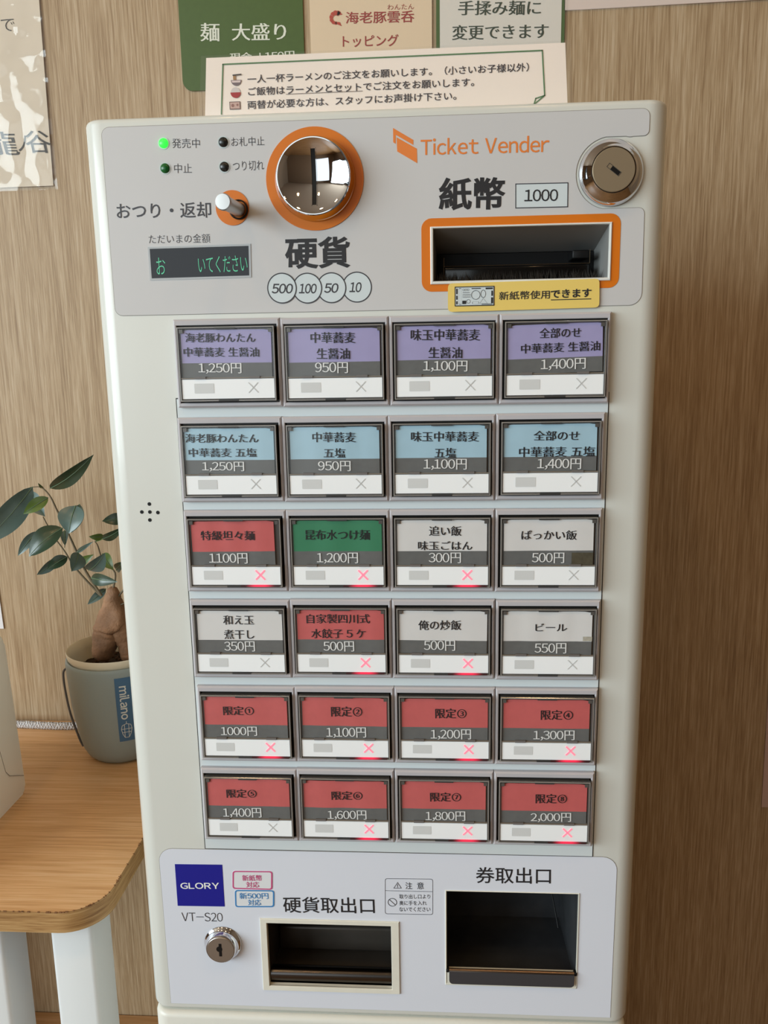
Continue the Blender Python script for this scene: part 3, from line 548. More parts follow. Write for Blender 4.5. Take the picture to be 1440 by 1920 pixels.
# ---- coin slot
cx, cz = -36.7, 223.3
plate('coin_ring', [circle(cx, cz, 25.4, 80), circle(cx, cz, 18, 60)], FACE-0.0003, 0.0005, m_orange, TM, 'orange ring round the coin slot')
CX, CY, CZ = cx/1000+0.0003, FACE-0.0005, cz/1000+Z0-0.0001
FR, FH, DD = 0.0183, 0.0085, 0.0042       # front radius, height, depth of the dish
prof = [(0.0208, -0.001), (0.0209, 0.0010), (0.0204, 0.0018), (0.0193, 0.0066), (0.0191, 0.0080), (0.0187, 0.0085), (FR, FH)]
prof += [(FR*(1-i/14), FH - 0.0003 - DD*(1-(1-i/14)**2)) for i in range(1, 15)]
coin = link('coin_slot_dome', lathe_me(prof, 96, 'Y', True, 17), m_chrome, TM, (CX, CY, CZ), 'chrome dished coin entry')
bm = bmesh.new(); n = 16; vv = []
for i in range(n+1):
    z = -0.0135 + 0.0270*i/n
    for x in (-0.00115, 0.00115):
        rr = min(1, math.hypot(x, z)/FR); hh = FH - 0.0003 - DD*(1-rr*rr)
        vv.append(bm.verts.new((x, -(hh+0.00015), z)))
for i in range(n): bm.faces.new((vv[2*i], vv[2*i+1], vv[2*i+3], vv[2*i+2]))
link('slot', from_bm(bm), m_dark, coin, (CX, CY, CZ), 'black upright coin slot')
bm = bmesh.new()
for s in (-1, 1):
    for i in range(n):
        quad = []
        for j in (i, i+1):
            z = -0.0138 + 0.0276*j/n
            for x in ((0.00115, 0.0015) if j == i else (0.0015, 0.00115)):
                rr = min(1, math.hypot(x, z)/FR); hh = FH - 0.0003 - DD*(1-rr*rr); quad.append(bm.verts.new((s*x, -(hh+0.0004), z)))
        bm.faces.new(quad)
link('slot_lip', from_bm(bm), m_chrome, coin, (CX, CY, CZ))

# ---- accepted coins
for i, (x, z) in reversed(list(enumerate(g['coins']))):
    t_ = FACE - 0.0003 - (3-i)*0.00008
    o = plate('coin_badge', [circle(x, z, 7.75, 48)], t_, 0.00006, m_blank, TM)
    plate('badge_outline', [circle(x, z, 7.95, 48), circle(x, z, 7.35, 48)], t_-0.00003, 0.00006, m_ink, o)
    rec = later['italic'][i]
    k, s, x0, z0, x1, z1, h = rec
    link('lettering', text_fit(s, x0, z0, x1, z1, h, 'bold', False, 0.16, lo=0.8, hi=1.3), m_ink, o, (0, t_-0.0001, Z0))

# ---- logo with two folded tickets
for k in ('tk1', 'tk2'): plate('ticket_mark', [[tuple(q) for q in g[k]][::-1]], FACE-0.0003, 0.0001, m_orange2, TM)
b = [tuple(q) for q in g['box1000']][::-1]
o = plate('value_box', [b], FACE-0.0003, 0.00008, m_blank, TM)
inn = [(x + (0.45 if x < 80 else -0.45), z + (0.45 if z < 212 else -0.45)) for x, z in b]
plate('box_outline', [b, inn], FACE-0.0004, 0.00006, m_ink, o)
k, s, x0, z0, x1, z1, h = later['num'][0]
link('lettering', text_fit(s, x0, z0, x1, z1, h, 'medium', lo=0.8, hi=1.4), m_black, o, (0, FACE-0.0005, Z0))

# ---- banknote slot
plate('banknote_ring', [rrect(18.2, 120.2, 165.6, 202.4, 5.2), rrect(22.8, 115.8, 169.3, 198.2, 0.9, 3)], FACE-0.0003, 0.0002, m_orange, TM, 'orange band round the banknote slot')
bz = link('banknote_slot_frame', loft_rects([(.0228, .1158, .1693, .1982, FACE), (.0228, .1158, .1693, .1982, FACE-.0010), (.0232, .1154, .1697, .1978, FACE-.0013), (.0241, .1148, .1706, .1974, FACE-.0012), (.0244, .1146, .1709, .1972, FACE-.0006), (.0244, .1146, .1709, .1972, FACE+.003)]),
          mat('white_slot_frame', (222,224,220), 0.35), TM, (0, 0, Z0), 'white frame of the banknote slot')
link('slot_cavity', loft_rects([(.0244, .1146, .1709, .1972, FACE+.001), (.0262, .1128, .1720, .1880, FACE+.030), (.0262, .1128, .1720, .1880, FACE+.044)], cap1=True), mat('grey_hood_plastic', (128,128,126), 0.45), bz, (0, 0, Z0), 'dark grey hood sloping inwards')
link('slot_throat', box_me(.0264, .1126, FACE+.0295, FACE+.0435, .1722, .1876), m_dark, bz, (0, 0, Z0))
link('note_guide', box_me(.0300, .1075, FACE+.014, FACE+.0293, .1712, .1795, 0.0010, 3), mat('glossy_black', (12,12,12), 0.12), bz, (0, 0, Z0), 'glossy black note guide')
gm = mat('guide_highlight_tan', (120,104,84), 0.2, 0.9)  # tan tubes stand in for highlights on the guide's edges
link('guide_edge_highlight', tube_me([(.0300, FACE+.0138, .1735), (.0300, FACE+.0138, .1842)], .00022, 6), gm, bz, (0, 0, Z0))
link('guide_edge_highlight', tube_me([(.0300, FACE+.0139, .1797), (.1076, FACE+.0139, .1797)], .00022, 6), gm, bz, (0, 0, Z0))
link('guide_edge_highlight', tube_me([(.1076, FACE+.0138, .1797), (.1076, FACE+.0138, .1868)], .00022, 6), gm, bz, (0, 0, Z0))
link('guide_block', box_me(.0985, .1072, FACE+.014, FACE+.0293, .1822, .1866, 0.0006, 2), m_dark, bz, (0, 0, Z0))
bm = bmesh.new()
for i in range(420):
    x = random.uniform(.0262, .1125); y = FACE + random.uniform(.006, .0138); h = random.uniform(.003, .0058); s = .00022; dx_, dy_ = random.uniform(-.0015, .0015), random.uniform(-.001, .001)
    a = [bm.verts.new((x+s*math.cos(t), y+s*math.sin(t), .1712)) for t in (0, 2.1, 4.2)]; tp = bm.verts.new((x+dx_, y+dy_, .1712+h))
    for j in range(3): bm.faces.new((a[j], a[(j+1) % 3], tp))
link('brush', from_bm(bm), mat('brush_bristle', (56,54,52), 0.8), bz, (0, 0, Z0), 'row of dark bristles', 'stuff')

# ---- yellow sticker
yo = [tuple(q) for q in g['yel']]
def quad_round(q4, r=2.0, n=5):
    out = []
    for i in range(4):
        p0, p1, p2 = Vector(q4[i-1]), Vector(q4[i]), Vector(q4[(i+1) % 4])
        a, c = p1 + (p0-p1).normalized()*r, p1 + (p2-p1).normalized()*r
        for j in range(n+1):
            t = j/n; out.append(tuple(a*(1-t)**2 + p1*2*t*(1-t)*0.9 + c*t*t + p1*2*t*(1-t)*0.1))
    return out
ys = plate('yellow_sticker', [quad_round(yo, 2.4)[::-1]], FACE-0.0012, 0.0004, mat('yellow_sticker_film', (232,204,112), 0.4), TM, 'rounded yellow sticker with a banknote drawing')
YS = FACE - 0.0017
for kd in ('sticker', 'stickerbold'):
    for rec in later[kd]: face_text(rec, ys, YS-0.0001)
q = g['und']; plate('underline', [[(q[0][0], q[0][1]-.25), (q[1][0], q[1][1]-.25), (q[1][0], q[1][1]+.15), (q[0][0], q[0][1]+.15)]], YS, 0.00005, m_black, ys)
bl = [tuple(q) for q in g['bill']]; mx0, mx1, mz0, mz1 = 35.4, 56.1, 157.8, 167.8
plate('banknote_drawing', [rrect(mx0, mx1, mz0, mz1)], YS, 0.00005, m_blank, ys)
ol = [rrect(mx0, mx1, mz0, mz1), rrect(mx0+.45, mx1-.45, mz0+.45, mz1-.45)]
plate('drawing_outline', ol, YS-.0001, 0.00005, m_black, ys)
lines = []
def ringl(l, w=0.16):
    c = Vector((sum(p[0] for p in l)/len(l), sum(p[1] for p in l)/len(l)))
    return fill2d([[mmv(p) for p in l], [mmv(tuple(Vector(p) + (c-Vector(p)).normalized()*w*1.3)) for p in l]])
lines.append(ringl(circle(46.4, 163.4, 2.35, 30))); lines.append(ringl([(50.3+1.35*math.cos(t), 163.9+2.0*math.sin(t)) for t in [i*math.pi/12 for i in range(24)]]))
lines.append(ringl([(48.4, 159.0), (50.3, 161.7), (52.6, 159.0)], .12)); lines.append(ringl(rrect(37.6, 38.9, 158.6, 167, .4, 2)))
for i in range(5): lines.append(ringl(rrect(39.6+i*.85, 40.25+i*.85, 162.2, 163.9, .2, 2), .1))
for i in range(3): lines.append(ringl(rrect(39.6+i*1.15, 40.6+i*1.15, 165.6, 166.6, .2, 2), .1))
lines.append(ringl(circle(42.6, 160.2, 1.05, 18), .12)); lines.append(ringl(rrect(44.6, 48.0, 158.8, 160.0, .3, 2), .1))
for x0, x1, z0, z1 in ((36.2, 36.9, 158.8, 160.4), (36.2, 36.9, 161.2, 163.2), (36.2, 36.9, 164, 166.8), (44.2, 49.0, 166.5, 166.9), (51.5, 55.2, 166.2, 167.0), (54.4, 55.4, 159, 162), (54.5, 55.3, 162.8, 165.4), (49.5, 55.0, 158.5, 158.8), (39.4, 41.4, 158.9, 160.6), (39.6, 43.2, 164.6, 164.8)):
    lines.append(fill2d([[mmv(p) for p in rrect(x0, x1, z0, z1)]]))
link('drawing_lines', join_me(lines), m_black, ys, (0, YS-.0002, Z0))

# ---- locks
def lock(x, z, R1, prof, face_r, face_h, fm, keyang, hole, label):
    o = link('lock', lathe_me(prof, 72, 'Y', True, 40), m_chrome, TM, (x/1000, FACE-0.0001, z/1000+Z0), label)
    c = link('lock_barrel', lathe_me([(face_r, 0), (face_r, face_h-.0003), (face_r-.0003, face_h), (0, face_h)], 48), fm, o, (x/1000, FACE-0.0001, z/1000+Z0))
    me = fill2d(hole, .00004); me.transform(Matrix.Rotation(keyang, 4, 'Y'))
    link('keyhole', me, m_dark, o, (x/1000, FACE-0.0001-face_h-.00006, z/1000+Z0))
    return o
lk = lock(114.3, 222.0, 16.2, [(.0162, 0), (.0163, .0008), (.0158, .0020), (.0146, .0036), (.0131, .0050), (.0121, .0060), (.0115, .0068), (.0111, .0072), (.0109, .0072), (.0108, .0060)], .0106, .0076, m_brass, R(-52),
     [[(-.0010, -.0034), (.0010, -.0034), (.0010, .0016), (-.0010, .0016)][::1]], 'large round chrome lock')
me = fill2d([rrect(-.00115, .00115, -.0038, .0038), rrect(-.00095, .00095, -.0036, .0036)], .00003); me.transform(Matrix.Rotation(R(-52), 4, 'Y'))
link('keyhole_outline', me, m_dark2, lk, (.1143, FACE-.0078, .2220+Z0))
lx, lz = -109.8, -227.6
lk2 = lock(lx, lz, 11.8, [(.0116, 0), (.0118, .0006), (.0114, .0014), (.0106, .0018), (.0100, .0030), (.0094, .0056), (.0090, .0062), (.0088, .0062), (.0087, .0058)], .0087, .0064, m_steel, 0.0,
     [rrect(-.0009, .0009, -.0044, .0044)], 'smaller chrome lock under the maker badge')
link('keyhole', fill2d([circle(-.0006, .0006, .0019, 20)], .00004), m_dark, lk2, (lx/1000, FACE-.0066, lz/1000+Z0))

# ---- speaker holes
for x, z in g['holes']:
    link('speaker_hole', lathe_me([(.00105, 0), (.00105, .00012), (0, .00012)], 18), m_dark, TM, (x/1000, FACE, z/1000+Z0))

# ---- lower panel prints
LY = FACE - 0.0003
gl = [tuple(q) for q in g['glory']][::-1]
o = plate('maker_badge', [gl], LY, 0.00015, mat('royal_blue_print', (16,22,140), 0.4), TM, 'royal blue square maker badge')
for rec in later['logo']:
    k, s, x0, z0, x1, z1, h = rec
    link('lettering', text_fit(s, x0, z0, x1, z1, h, 'bold', lo=0.4, hi=1.0), m_white, o, (0, LY-.0003, Z0))
for key, cm, kd in (('pinks', 'pink', 'pink'), ('blues', 'sky', 'sky')):
    q4 = [tuple(q) for q in g[key]][::-1]; m_ = FT[kd][1]
    o = plate('small_badge', [quad_round(q4, 2.0)], LY, 0.0002, mat('badge_white', (222,226,230), 0.35), TM, 'white badge outlined in ' + ('pink' if kd == 'pink' else 'light blue'))
    c = Vector((sum(q[0] for q in q4)/4, sum(q[1] for q in q4)/4)); inn = [(q[0] + (0.9 if q[0] < c.x else -0.9), q[1] + (0.8 if q[1] < c.y else -0.8)) for q in q4]
    plate('badge_outline', [quad_round(q4, 2.0), quad_round(inn, 1.3)], LY-.0002, 0.00006, m_, o)
    for rec in later[kd]: 
        k, s, x0, z0, x1, z1, h = rec; link('lettering', text_fit(s, x0, z0, x1, z1, h, 'medium', lo=.8, hi=1.2), m_, o, (0, LY-.0004, Z0))
q4 = [tuple(q) for q in g['caut']][::-1]; c = (7.5, -192)
inn = [(q[0] + (0.28 if q[0] < c[0] else -0.28), q[1] + (0.28 if q[1] < c[1] else -0.28)) for q in q4]
o = plate('caution_box', [quad_round(q4, 1.6), quad_round(inn, 1.4)], LY, 0.00008, m_ink, TM, 'outlined caution notice')
plate('box_rule', [rrect(-7.1, 22.1, -188.1, -187.85)], LY, 0.00008, m_ink, o)
for kd in ('cau', 'cau2'):
    for rec in later[kd]: face_text(rec, o, LY-.0001)
tri = [tuple(q) for q in g['tri']]; cc_ = Vector((sum(q[0] for q in tri)/3, sum(q[1] for q in tri)/3))
tri2 = [tuple(cc_ + (Vector(q)-cc_)*0.76) for q in tri]
link('warning_sign', join_me([fill2d([[mmv(p) for p in tri[::-1]], [mmv(p) for p in tri2[::-1]]]), fill2d([[mmv(p) for p in rrect(cc_.x-.2, cc_.x+.2, cc_.y-.5, cc_.y+1.4)]]), fill2d([[mmv(p) for p in rrect(cc_.x-.2, cc_.x+.2, cc_.y-1.1, cc_.y-.75)]])]), m_ink, o, (0, LY-.0001, Z0))
pc = g['proh'][0]
bar = fill2d([rrect(-.0026, .0026, -.0002, .0002)]); bar.transform(Matrix.Translation((pc[0]/1000, 0, pc[1]/1000)) @ Matrix.Rotation(R(45), 4, 'Y'))
link('prohibition_sign', join_me([fill2d([[mmv(p) for p in circle(pc[0], pc[1], 2.85, 32)], [mmv(p) for p in circle(pc[0], pc[1], 2.45, 32)]]), bar]), m_ink, o, (0, LY-.0001, Z0))

# ---- coin outlet
m_frame = mat('ivory_outlet_frame', (224,222,210), 0.4, vary=0.03, vscale=90)
def frame(name, o4, i4, h, material, label):
    (a0, a1, b0, b1), (c0, c1, d0, d1) = o4, i4
    return link(name, loft_rects([(a0, a1, b0, b1, FACE), (a0, a1, b0, b1, FACE-h*.7), (a0+.0003, a1-.0003, b0+.0003, b1-.0003, FACE-h), (c0-.0003, c1+.0003, d0-.0003, d1+.0003, FACE-h), (c0, c1, d0, d1, FACE-h*.7), (c0, c1, d0, d1, FACE+.004)]), material, TM, (0, 0, Z0), label)
cf = frame('coin_outlet_frame', (-.0854, .0012, -.2599, -.2090), (-.0811, -.0038, -.2566, -.2120), .0014, m_frame, 'ivory frame of the coin outlet')
m_cav = mat('dark_metal_lining', (78,73,68), 0.35, 0.3, vary=0.2, vscale=30)
link('coin_tray', loft_rects([(-.0811, -.0038, -.2566, -.2120, FACE+.002), (-.0811, -.0038, -.2566, -.2120, FACE+.046), ], cap1=True), m_cav, cf, (0, 0, Z0), 'dark metal tray lining')
link('tray_step', box_me(-.0808, -.0041, FACE+.030, FACE+.045, -.2560, -.2380, .002, 3), m_cav, cf, (0, 0, Z0))
link('tray_hood', box_me(-.0808, -.0041, FACE+.020, FACE+.045, -.2240, -.2124, .001, 2), m_dark, cf, (0, 0, Z0))
bm = bmesh.new(); prev = None
profc = [(.0060, -.2562), (.0022, -.2558), (.0012, -.2540), (.0010, -.2515), (.0016, -.2492), (.0030, -.2480), (.0052, -.2478), (.0075, -.2484), (.0100, -.2500)]
for y, z in profc:
    a, b = bm.verts.new((-.0806, FACE+y, z)), bm.verts.new((-.0042, FACE+y, z))
    if prev: bm.faces.new((prev[0], prev[1], b, a))
    prev = (a, b)
link('tray_lip', from_bm(bm, True), mat('dark_polished_steel', (96,92,90), 0.22, 1.0), cf, (0, 0, Z0), 'rolled steel lip of the coin tray')

# ---- ticket outlet
tf = frame('ticket_outlet_frame', (.0295, .1101, -.2524, -.1866), (.0304, .1098, -.2510, -.1871), .0009, m_frame, 'thin white frame of the ticket outlet')
m_brush = mat('black_brushed_metal', (84,86,90), 0.33, 0.6, vary=0.15, vscale=60)
link('ticket_chute', loft_rects([(.0304, .1098, -.2510, -.1871, FACE+.002), (.0320, .1085, -.2510, -.1880, FACE+.062)], cap1=True), m_brush, tf, (0, 0, Z0), 'black metal chute lining')
link('chute_seam', tube_me([(.0978, FACE+.0600, -.1900), (.1000, FACE+.0500, -.2150), (.1040, FACE+.035, -.2380)], .0005, 6), m_dark, tf, (0, 0, Z0))
link('outlet_shelf', box_me(.0306, .1096, FACE-.0006, FACE+.003, -.2509, -.2424), m_frame, tf, (0, 0, Z0))
lipo = [(31.9, -241.4), (31.9, -247.6)] + arc(34.3, -247.6, 2.4, 180, 270, 5) + arc(105.9, -247.6, 2.4, 270, 360, 5) + [(108.3, -241.4)]
lip = plate('ticket_lip', [lipo], FACE-.0010, .0016, mat('dark_grey_lip', (60,60,64), 0.4), tf, 'dark grey flap with rounded lower corners')
link('lip_highlight', tube_me([(.0319, FACE-.0010, -.2413), (.1083, FACE-.0010, -.2413)], .0010, 8), mat('warm_edge_highlight', (150,122,96), 0.3, 0.9), tf, (0, 0, Z0), 'warm highlight painted along the top edge of the flap')  # thin tube coloured as the warm highlight on the flap
for x in (.0309, .1092): link('lip_hinge', box_me(x-.0009, x+.0009, FACE-.0016, FACE+.002, -.2430, -.2408, .0003, 1), m_dark, tf, (0, 0, Z0))

# ------------------------------------------------------------------ menu buttons
W2, H2 = .02885, .02350
OX0, OX1, OZ0, OZ1 = -.0266, .0267, -.0205, .0197         # opening
y_f, y_b = 0.0, FACE - .0006
bezel = loft_rects([(-W2, W2, -H2, H2, y_b), (-W2, W2, -H2, H2, y_f+.0009), (-W2+.0009, W2-.0009, -H2+.0009, H2-.0009, y_f), (OX0-.0007, OX1+.0007, OZ0-.0007, OZ1+.0007, y_f+.0001), (OX0-.0004, OX1+.0004, OZ0-.0004, OZ1+.0004, y_f+.0009), (OX0-.0004, OX1+.0004, OZ0-.0004, OZ1+.0004, y_b)])
well = loft_rects([(OX0-.0004, OX1+.0004, OZ0-.0004, OZ1+.0004, y_f+.0010), (OX0-.0003, OX1+.0003, OZ0-.0003, OZ1+.0003, y_b-.0001)], cap1=True)
RX0, RX1, RZ0, RZ1 = -.0263, .0264, -.0202, .0194       # the clear cover stands 3 mm proud of its frame
rim = loft_rects([(RX0, RX1, RZ0, RZ1, -.0023), (RX0, RX1, RZ0, RZ1, -.0026), (RX0+.0003, RX1-.0003, RZ0+.0003, RZ1-.0003, -.0029), (RX0+.0009, RX1-.0009, RZ0+.0009, RZ1-.0009, -.0029), (RX0+.0012, RX1-.0012, RZ0+.0012, RZ1-.0012, -.0024), (RX0+.0013, RX1-.0013, RZ0+.0013, RZ1-.0013, -.0020)])
tray = loft_rects([(RX0+.0002, RX1-.0002, RZ0+.0002, RZ1-.0002, .0020), (RX0+.0002, RX1-.0002, RZ0+.0002, RZ1-.0002, -.0006)], cap1=True)
side = loft_rects([(RX0, RX1, RZ0, RZ1, .0004), (RX0, RX1, RZ0, RZ1, -.0024)])
rim2 = loft_rects([(RX0+.0003, RX1-.0003, RZ0+.0003, RZ1-.0003, -.00295), (RX0+.0005, RX1-.0005, RZ0+.0005, RZ1-.0005, -.00295)])  # pale ring paints a highlight along the rim's front
pane = loft_rects([(RX0+.0011, RX1-.0011, -.0078, RZ1-.0011, -.00265)], cap0=True)
strip = box_me(-.0251, .0253, -.0024, .0006, -.0187, -.0083)
greyb = fill2d([rrect(-.0184, -.0076, -.0158, -.0105, .0004, 2)])
cross = bmesh.new()
for s in (-1, 1):
    a = Vector((s*.0026, 0, .0027)); dd = Vector((a.z, 0, -a.x)).normalized()*.00042
    cross.faces.new([cross.verts.new(v) for v in (a+dd, a-dd, -a-dd, -a+dd)])
cross_on = from_bm(cross)
cross = bmesh.new()
for s in (-1, 1):
    a = Vector((s*.0026, 0, .0027)); dd = Vector((a.z, 0, -a.x)).normalized()*.00022
    cross.faces.new([cross.verts.new(v) for v in (a+dd, a-dd, -a-dd, -a+dd)])
cross_off = from_bm(cross)
bm = bmesh.new(); add_box(bm, RX0+.0010, RX1-.0010, -.0027, -.0010, -.0080, -.0074); sep = from_bm(bm)
bm = bmesh.new(); add_box(bm, -.0030, .0030, -.0031, -.0018, -.0006, .0006); clip = from_bm(bm)
bm = bmesh.new(); add_box(bm, -.0010, .0010, -.0027, -.0018, -.0010, .0010); peg = from_bm(bm)
bm = bmesh.new(); add_box(bm, -.0055, .0055, -.0030, -.0010, -.0005, .0005); latch = from_bm(bm)
# red lamp light leaking below a lit cross, put in as an emissive bar
M = bpy.data.materials.new('red_lamp_glow'); M.use_nodes = True; nt = M.node_tree; b = nt.nodes['Principled BSDF']
b.inputs['Base Color'].default_value = lin((60,20,24)); tc = nt.nodes.new('ShaderNodeTexCoord'); sx = nt.nodes.new('ShaderNodeSeparateXYZ'); nt.links.new(tc.outputs['Object'], sx.inputs[0])
ab = nt.nodes.new('ShaderNodeMath'); ab.operation = 'ABSOLUTE'; nt.links.new(sx.outputs[0], ab.inputs[0])
mr = nt.nodes.new('ShaderNodeMapRange'); mr.interpolation_type = 'SMOOTHERSTEP'; mr.inputs['From Min'].default_value = 0.001; mr.inputs['From Max'].default_value = 0.0095; mr.inputs['To Min'].default_value = 0.95; mr.inputs['To Max'].default_value = 0.0
nt.links.new(ab.outputs[0], mr.inputs[0]); nt.links.new(mr.outputs[0], b.inputs['Emission Strength']); b.inputs['Emission Color'].default_value = lin((255,40,80))
m_lampglow = M
bm = bmesh.new(); add_box(bm, -.0110, .0110, -.00315, -.0018, -.00045, .00045); guide = from_bm(bm)
for me_, mt_ in ((bezel, m_bezel), (well, m_well), (rim, m_rim), (rim2, m_rimedge), (tray, m_rim), (side, film('clear_cover_side', (0.86, 0.86, 0.85), 1.0, 0.1)), (pane, m_clear), (strip, m_strip), (greyb, m_greybox), (cross_on, m_crosson), (cross_off, m_crossoff), (sep, mat('moulded_divider', (128,120,110), 0.25)), (clip, mat('grey_clip', (112,108,106), 0.35)), (peg, m_rim), (latch, m_dark2), (guide, m_lampglow)):
    me_.materials.append(mt_)
NAMES = {'purple': 'lavender', 'blue': 'pale blue', 'red': 'coral red', 'green': 'green', 'white': 'white'}
rng = random.Random(3)
for bi, (cx, cz, w_, h_, colr, lit, tilt, tl) in enumerate(BUTTONS):
    cl = (cx/1000, 0.0, cz/1000 + Z0)
    bt = link('menu_button', bezel, None, TM, cl, '%s menu button, price %s%s' % (NAMES[colr], tl[-1][0], ', sold-out cross lit red' if lit else ''))
    bt.scale = (1, 1, 1)
    link('button_well', well, None, bt, cl)
    ty = rng.uniform(-.0003, .0003); rt = R(tilt); c_, s_ = math.cos(rt), math.sin(rt)
    def rot(q): return (q[0]*c_ - q[1]*s_, q[0]*s_ + q[1]*c_)
    x0, x1 = -.0246 + rng.uniform(-.0002, .0003), .0245 + rng.uniform(-.0004, .0002)
    if bi == 8: x1 = .0225
    zt, zm, zb = .0178 + ty, .0004 + ty, -.0074
    V, F = [], []; n = 12; amp = rng.uniform(.00005, .0002)
    ph = rng.uniform(0, 6)
    def cy(x): return -.0018 + amp*math.sin(x*rng_f + ph)
    rng_f = rng.uniform(120, 420)
    for (za, zb_, part) in ((zt, zm, 0), (zm, zb, 1)):
        V, F = [], []
        for i in range(n+1):
            x = x0 + (x1-x0)*i/n; cut_ = .0006 if (part == 0 and i in (0, n)) else 0
            for z in (za-cut_, zb_):
                p_ = rot((x, z)); V.append((p_[0], cy(x), p_[1]))
        for i in range(n): F.append((2*i, 2*i+1, 2*i+3, 2*i+2))
        me = bpy.data.meshes.new('card'); me.from_pydata(V, [], F); me.update()
        for pl in me.polygons: pl.use_smooth = True
        link('menu_card' if part == 0 else 'price_band', me, CARD[colr] if part == 0 else m_greyband, bt, cl, None if part == 0 else 'grey band carrying the price')
    for k, (s, ax, az, bx2, bz2, hh) in enumerate(tl):
        price = k == len(tl)-1
        me = text_fit(s, ax, az, bx2, bz2, hh, 'mincho_bold' if not price else 'mincho', True, lo=0.85, hi=1.12)
        me.transform(Matrix.Translation((0, -.00215, 0)))
        link('price_lettering' if price else 'dish_lettering', me, m_white if price else m_cardink, bt, cl)
    link('cover_tray', tray, None, bt, cl); link('cover_side', side, None, bt, cl); link('cover_rim', rim, None, bt, cl); link('rim_highlight', rim2, None, bt, cl); link('clear_cover', pane, None, bt, cl)
    link('cover_divider', sep, None, bt, cl)
    for x in (-.0148, .0146): link('cover_clip', clip, None, bt, (cl[0]+x, 0, cl[2]-.0075))
    for x in (RX0+.0023, RX1-.0023): link('cover_peg', peg, None, bt, (cl[0]+x, 0, cl[2]+RZ1-.0023))
    link('cover_latch', latch, None, bt, (cl[0], 0, cl[2]+RZ1-.0010)); link('cover_latch', latch, None, bt, (cl[0]+.0002, 0, cl[2]+RZ0+.0008))
    link('lamp_strip', strip, None, bt, cl)
    link('lamp_window', greyb, None, bt, (cl[0], -.0025, cl[2]))
    link('sold_out_cross', cross_on if lit else cross_off, None, bt, (cl[0]+.0138, -.0026, cl[2]-.0130), 'lit pink cross' if lit else 'faint grey cross')
    if bi in (11, 15):                                       # scraps of old tape on two cards
        q_ = (.0125, .0240, -.0072, -.0004) if bi == 11 else (.0192, .0243, .0008, .0034)
        link('tape_scrap', fill2d([rrect(*q_)]), mat('tape_on_band', (84,80,66), 0.4, vary=0.2, vscale=400) if bi == 11 else mat('tape_on_card', (186,182,168), 0.4, vary=0.15, vscale=600), bt, (cl[0], -.00232, cl[2]), 'scrap of yellowed tape')
    if lit: link('lamp_glow', guide, None, bt, (cl[0]+.0136, 0, cl[2]-.0193), 'red glow leaking from the lit cross, as an emissive bar')

# ------------------------------------------------------------------ notice standing on the machine
NY = 0.030
def flat_sheet(pts, y0, t, n=1):
    return fill2d([[mmv(p) for p in pts]], t/2)
nt_ = thing('order_notice', 'laminated white notice with green outline and three printed lines, standing on the ticket machine', 'notice', (0, NY+.001, Z0+.2566))
link('paper', fill2d([[mmv(p) for p in [(-100.0, 257.2), (96.2, 257.2), (93.9, 292.4), (-97.2, 292.0)]]], .0001), mat('notice_paper', (254,240,230), 0.6, vary=0.01), nt_, (0, NY+.0004, Z0))
link('laminate', fill2d([[mmv(p) for p in [(-103.0, 256.8), (99.2, 256.8), (96.6, 293.2), (-99.8, 292.9)]]]), m_film, nt_, (0, NY-.0004, Z0), 'clear laminating film with a sealed margin')
m_gl = mat('green_outline', (84,128,84), 0.6)
bd = W['border']
def stroke(pts, w=0.6, closed=False):
    mes = []
    for a, b in zip(pts, pts[1:] + ([pts[0]] if closed else [])):
        a, b = Vector(a), Vector(b); d_ = (b-a).normalized(); n_ = Vector((-d_.y, d_.x))*w/2; e_ = d_*w*0.4
        mes.append(fill2d([[mmv(tuple(q)) for q in (a-n_-e_, b-n_+e_, b+n_+e_, a+n_-e_)]]))
    return join_me(mes)
link('green_border', join_me([stroke([tuple(bd[5]), tuple(bd[0]), tuple(bd[1]), tuple(bd[2])], .65), stroke([tuple(bd[2]), tuple(bd[3]), tuple(bd[4]), tuple(bd[2])], .55), stroke([tuple(bd[3]), (-70, 258.5)], .6)]), m_gl, nt_, (0, NY-.0000, Z0))
m_nink = mat('notice_ink', (40,36,50), 0.6)
for rec in WALL_TEXT[:3]:
    k, s, x0, z0, x1, z1, h = rec
    link('lettering', text_fit(s, x0, z0, x1, z1, h, 'medium', lo=.85, hi=1.2), m_nink, nt_, (0, NY, Z0))
q = W['under']; link('underline', stroke([tuple(q[0]), tuple(q[1])], .22), m_nink, nt_, (0, NY, Z0))
ic = W['icons']
def disc(cx, cz, r, a0=0, a1=360, n=20):
    return [mmv((cx + r*math.cos(R(a0+(a1-a0)*i/n)), cz + r*math.sin(R(a0+(a1-a0)*i/n)))) for i in range(n + (0 if a1-a0 == 360 else 1))]
x, z = ic[0]
link('noodle_bowl_picture', join_me([fill2d([disc(x, z, 2.9, 180, 360)])]), mat('bowl_grey', (120,104,108), 0.6), nt_, (0, NY, Z0))
link('bowl_inside_picture', join_me([fill2d([[mmv((x-2.5, z-.3)), mmv((x+2.5, z-.3)), mmv((x+2.2, z-1.3)), mmv((x-2.2, z-1.3))]])]), mat('bowl_pale', (226,206,204), 0.6), nt_, (0, NY-.0001, Z0))
link('noodles_picture', join_me([fill2d([[mmv(p_) for p_ in rrect(x-1.6, x-.2, z, z+2.6, .3, 2)]])]), mat('noodle_tan', (170,128,84), 0.6), nt_, (0, NY-.0001, Z0))
link('chopsticks_picture', fill2d([[mmv((x-1.8, z+2.0)), mmv((x+3.0, z+2.4)), mmv((x+3.0, z+3.0)), mmv((x-1.8, z+2.7))]]), mat('stick_dark', (60,54,56), 0.6), nt_, (0, NY-.0002, Z0))
x, z = ic[1]
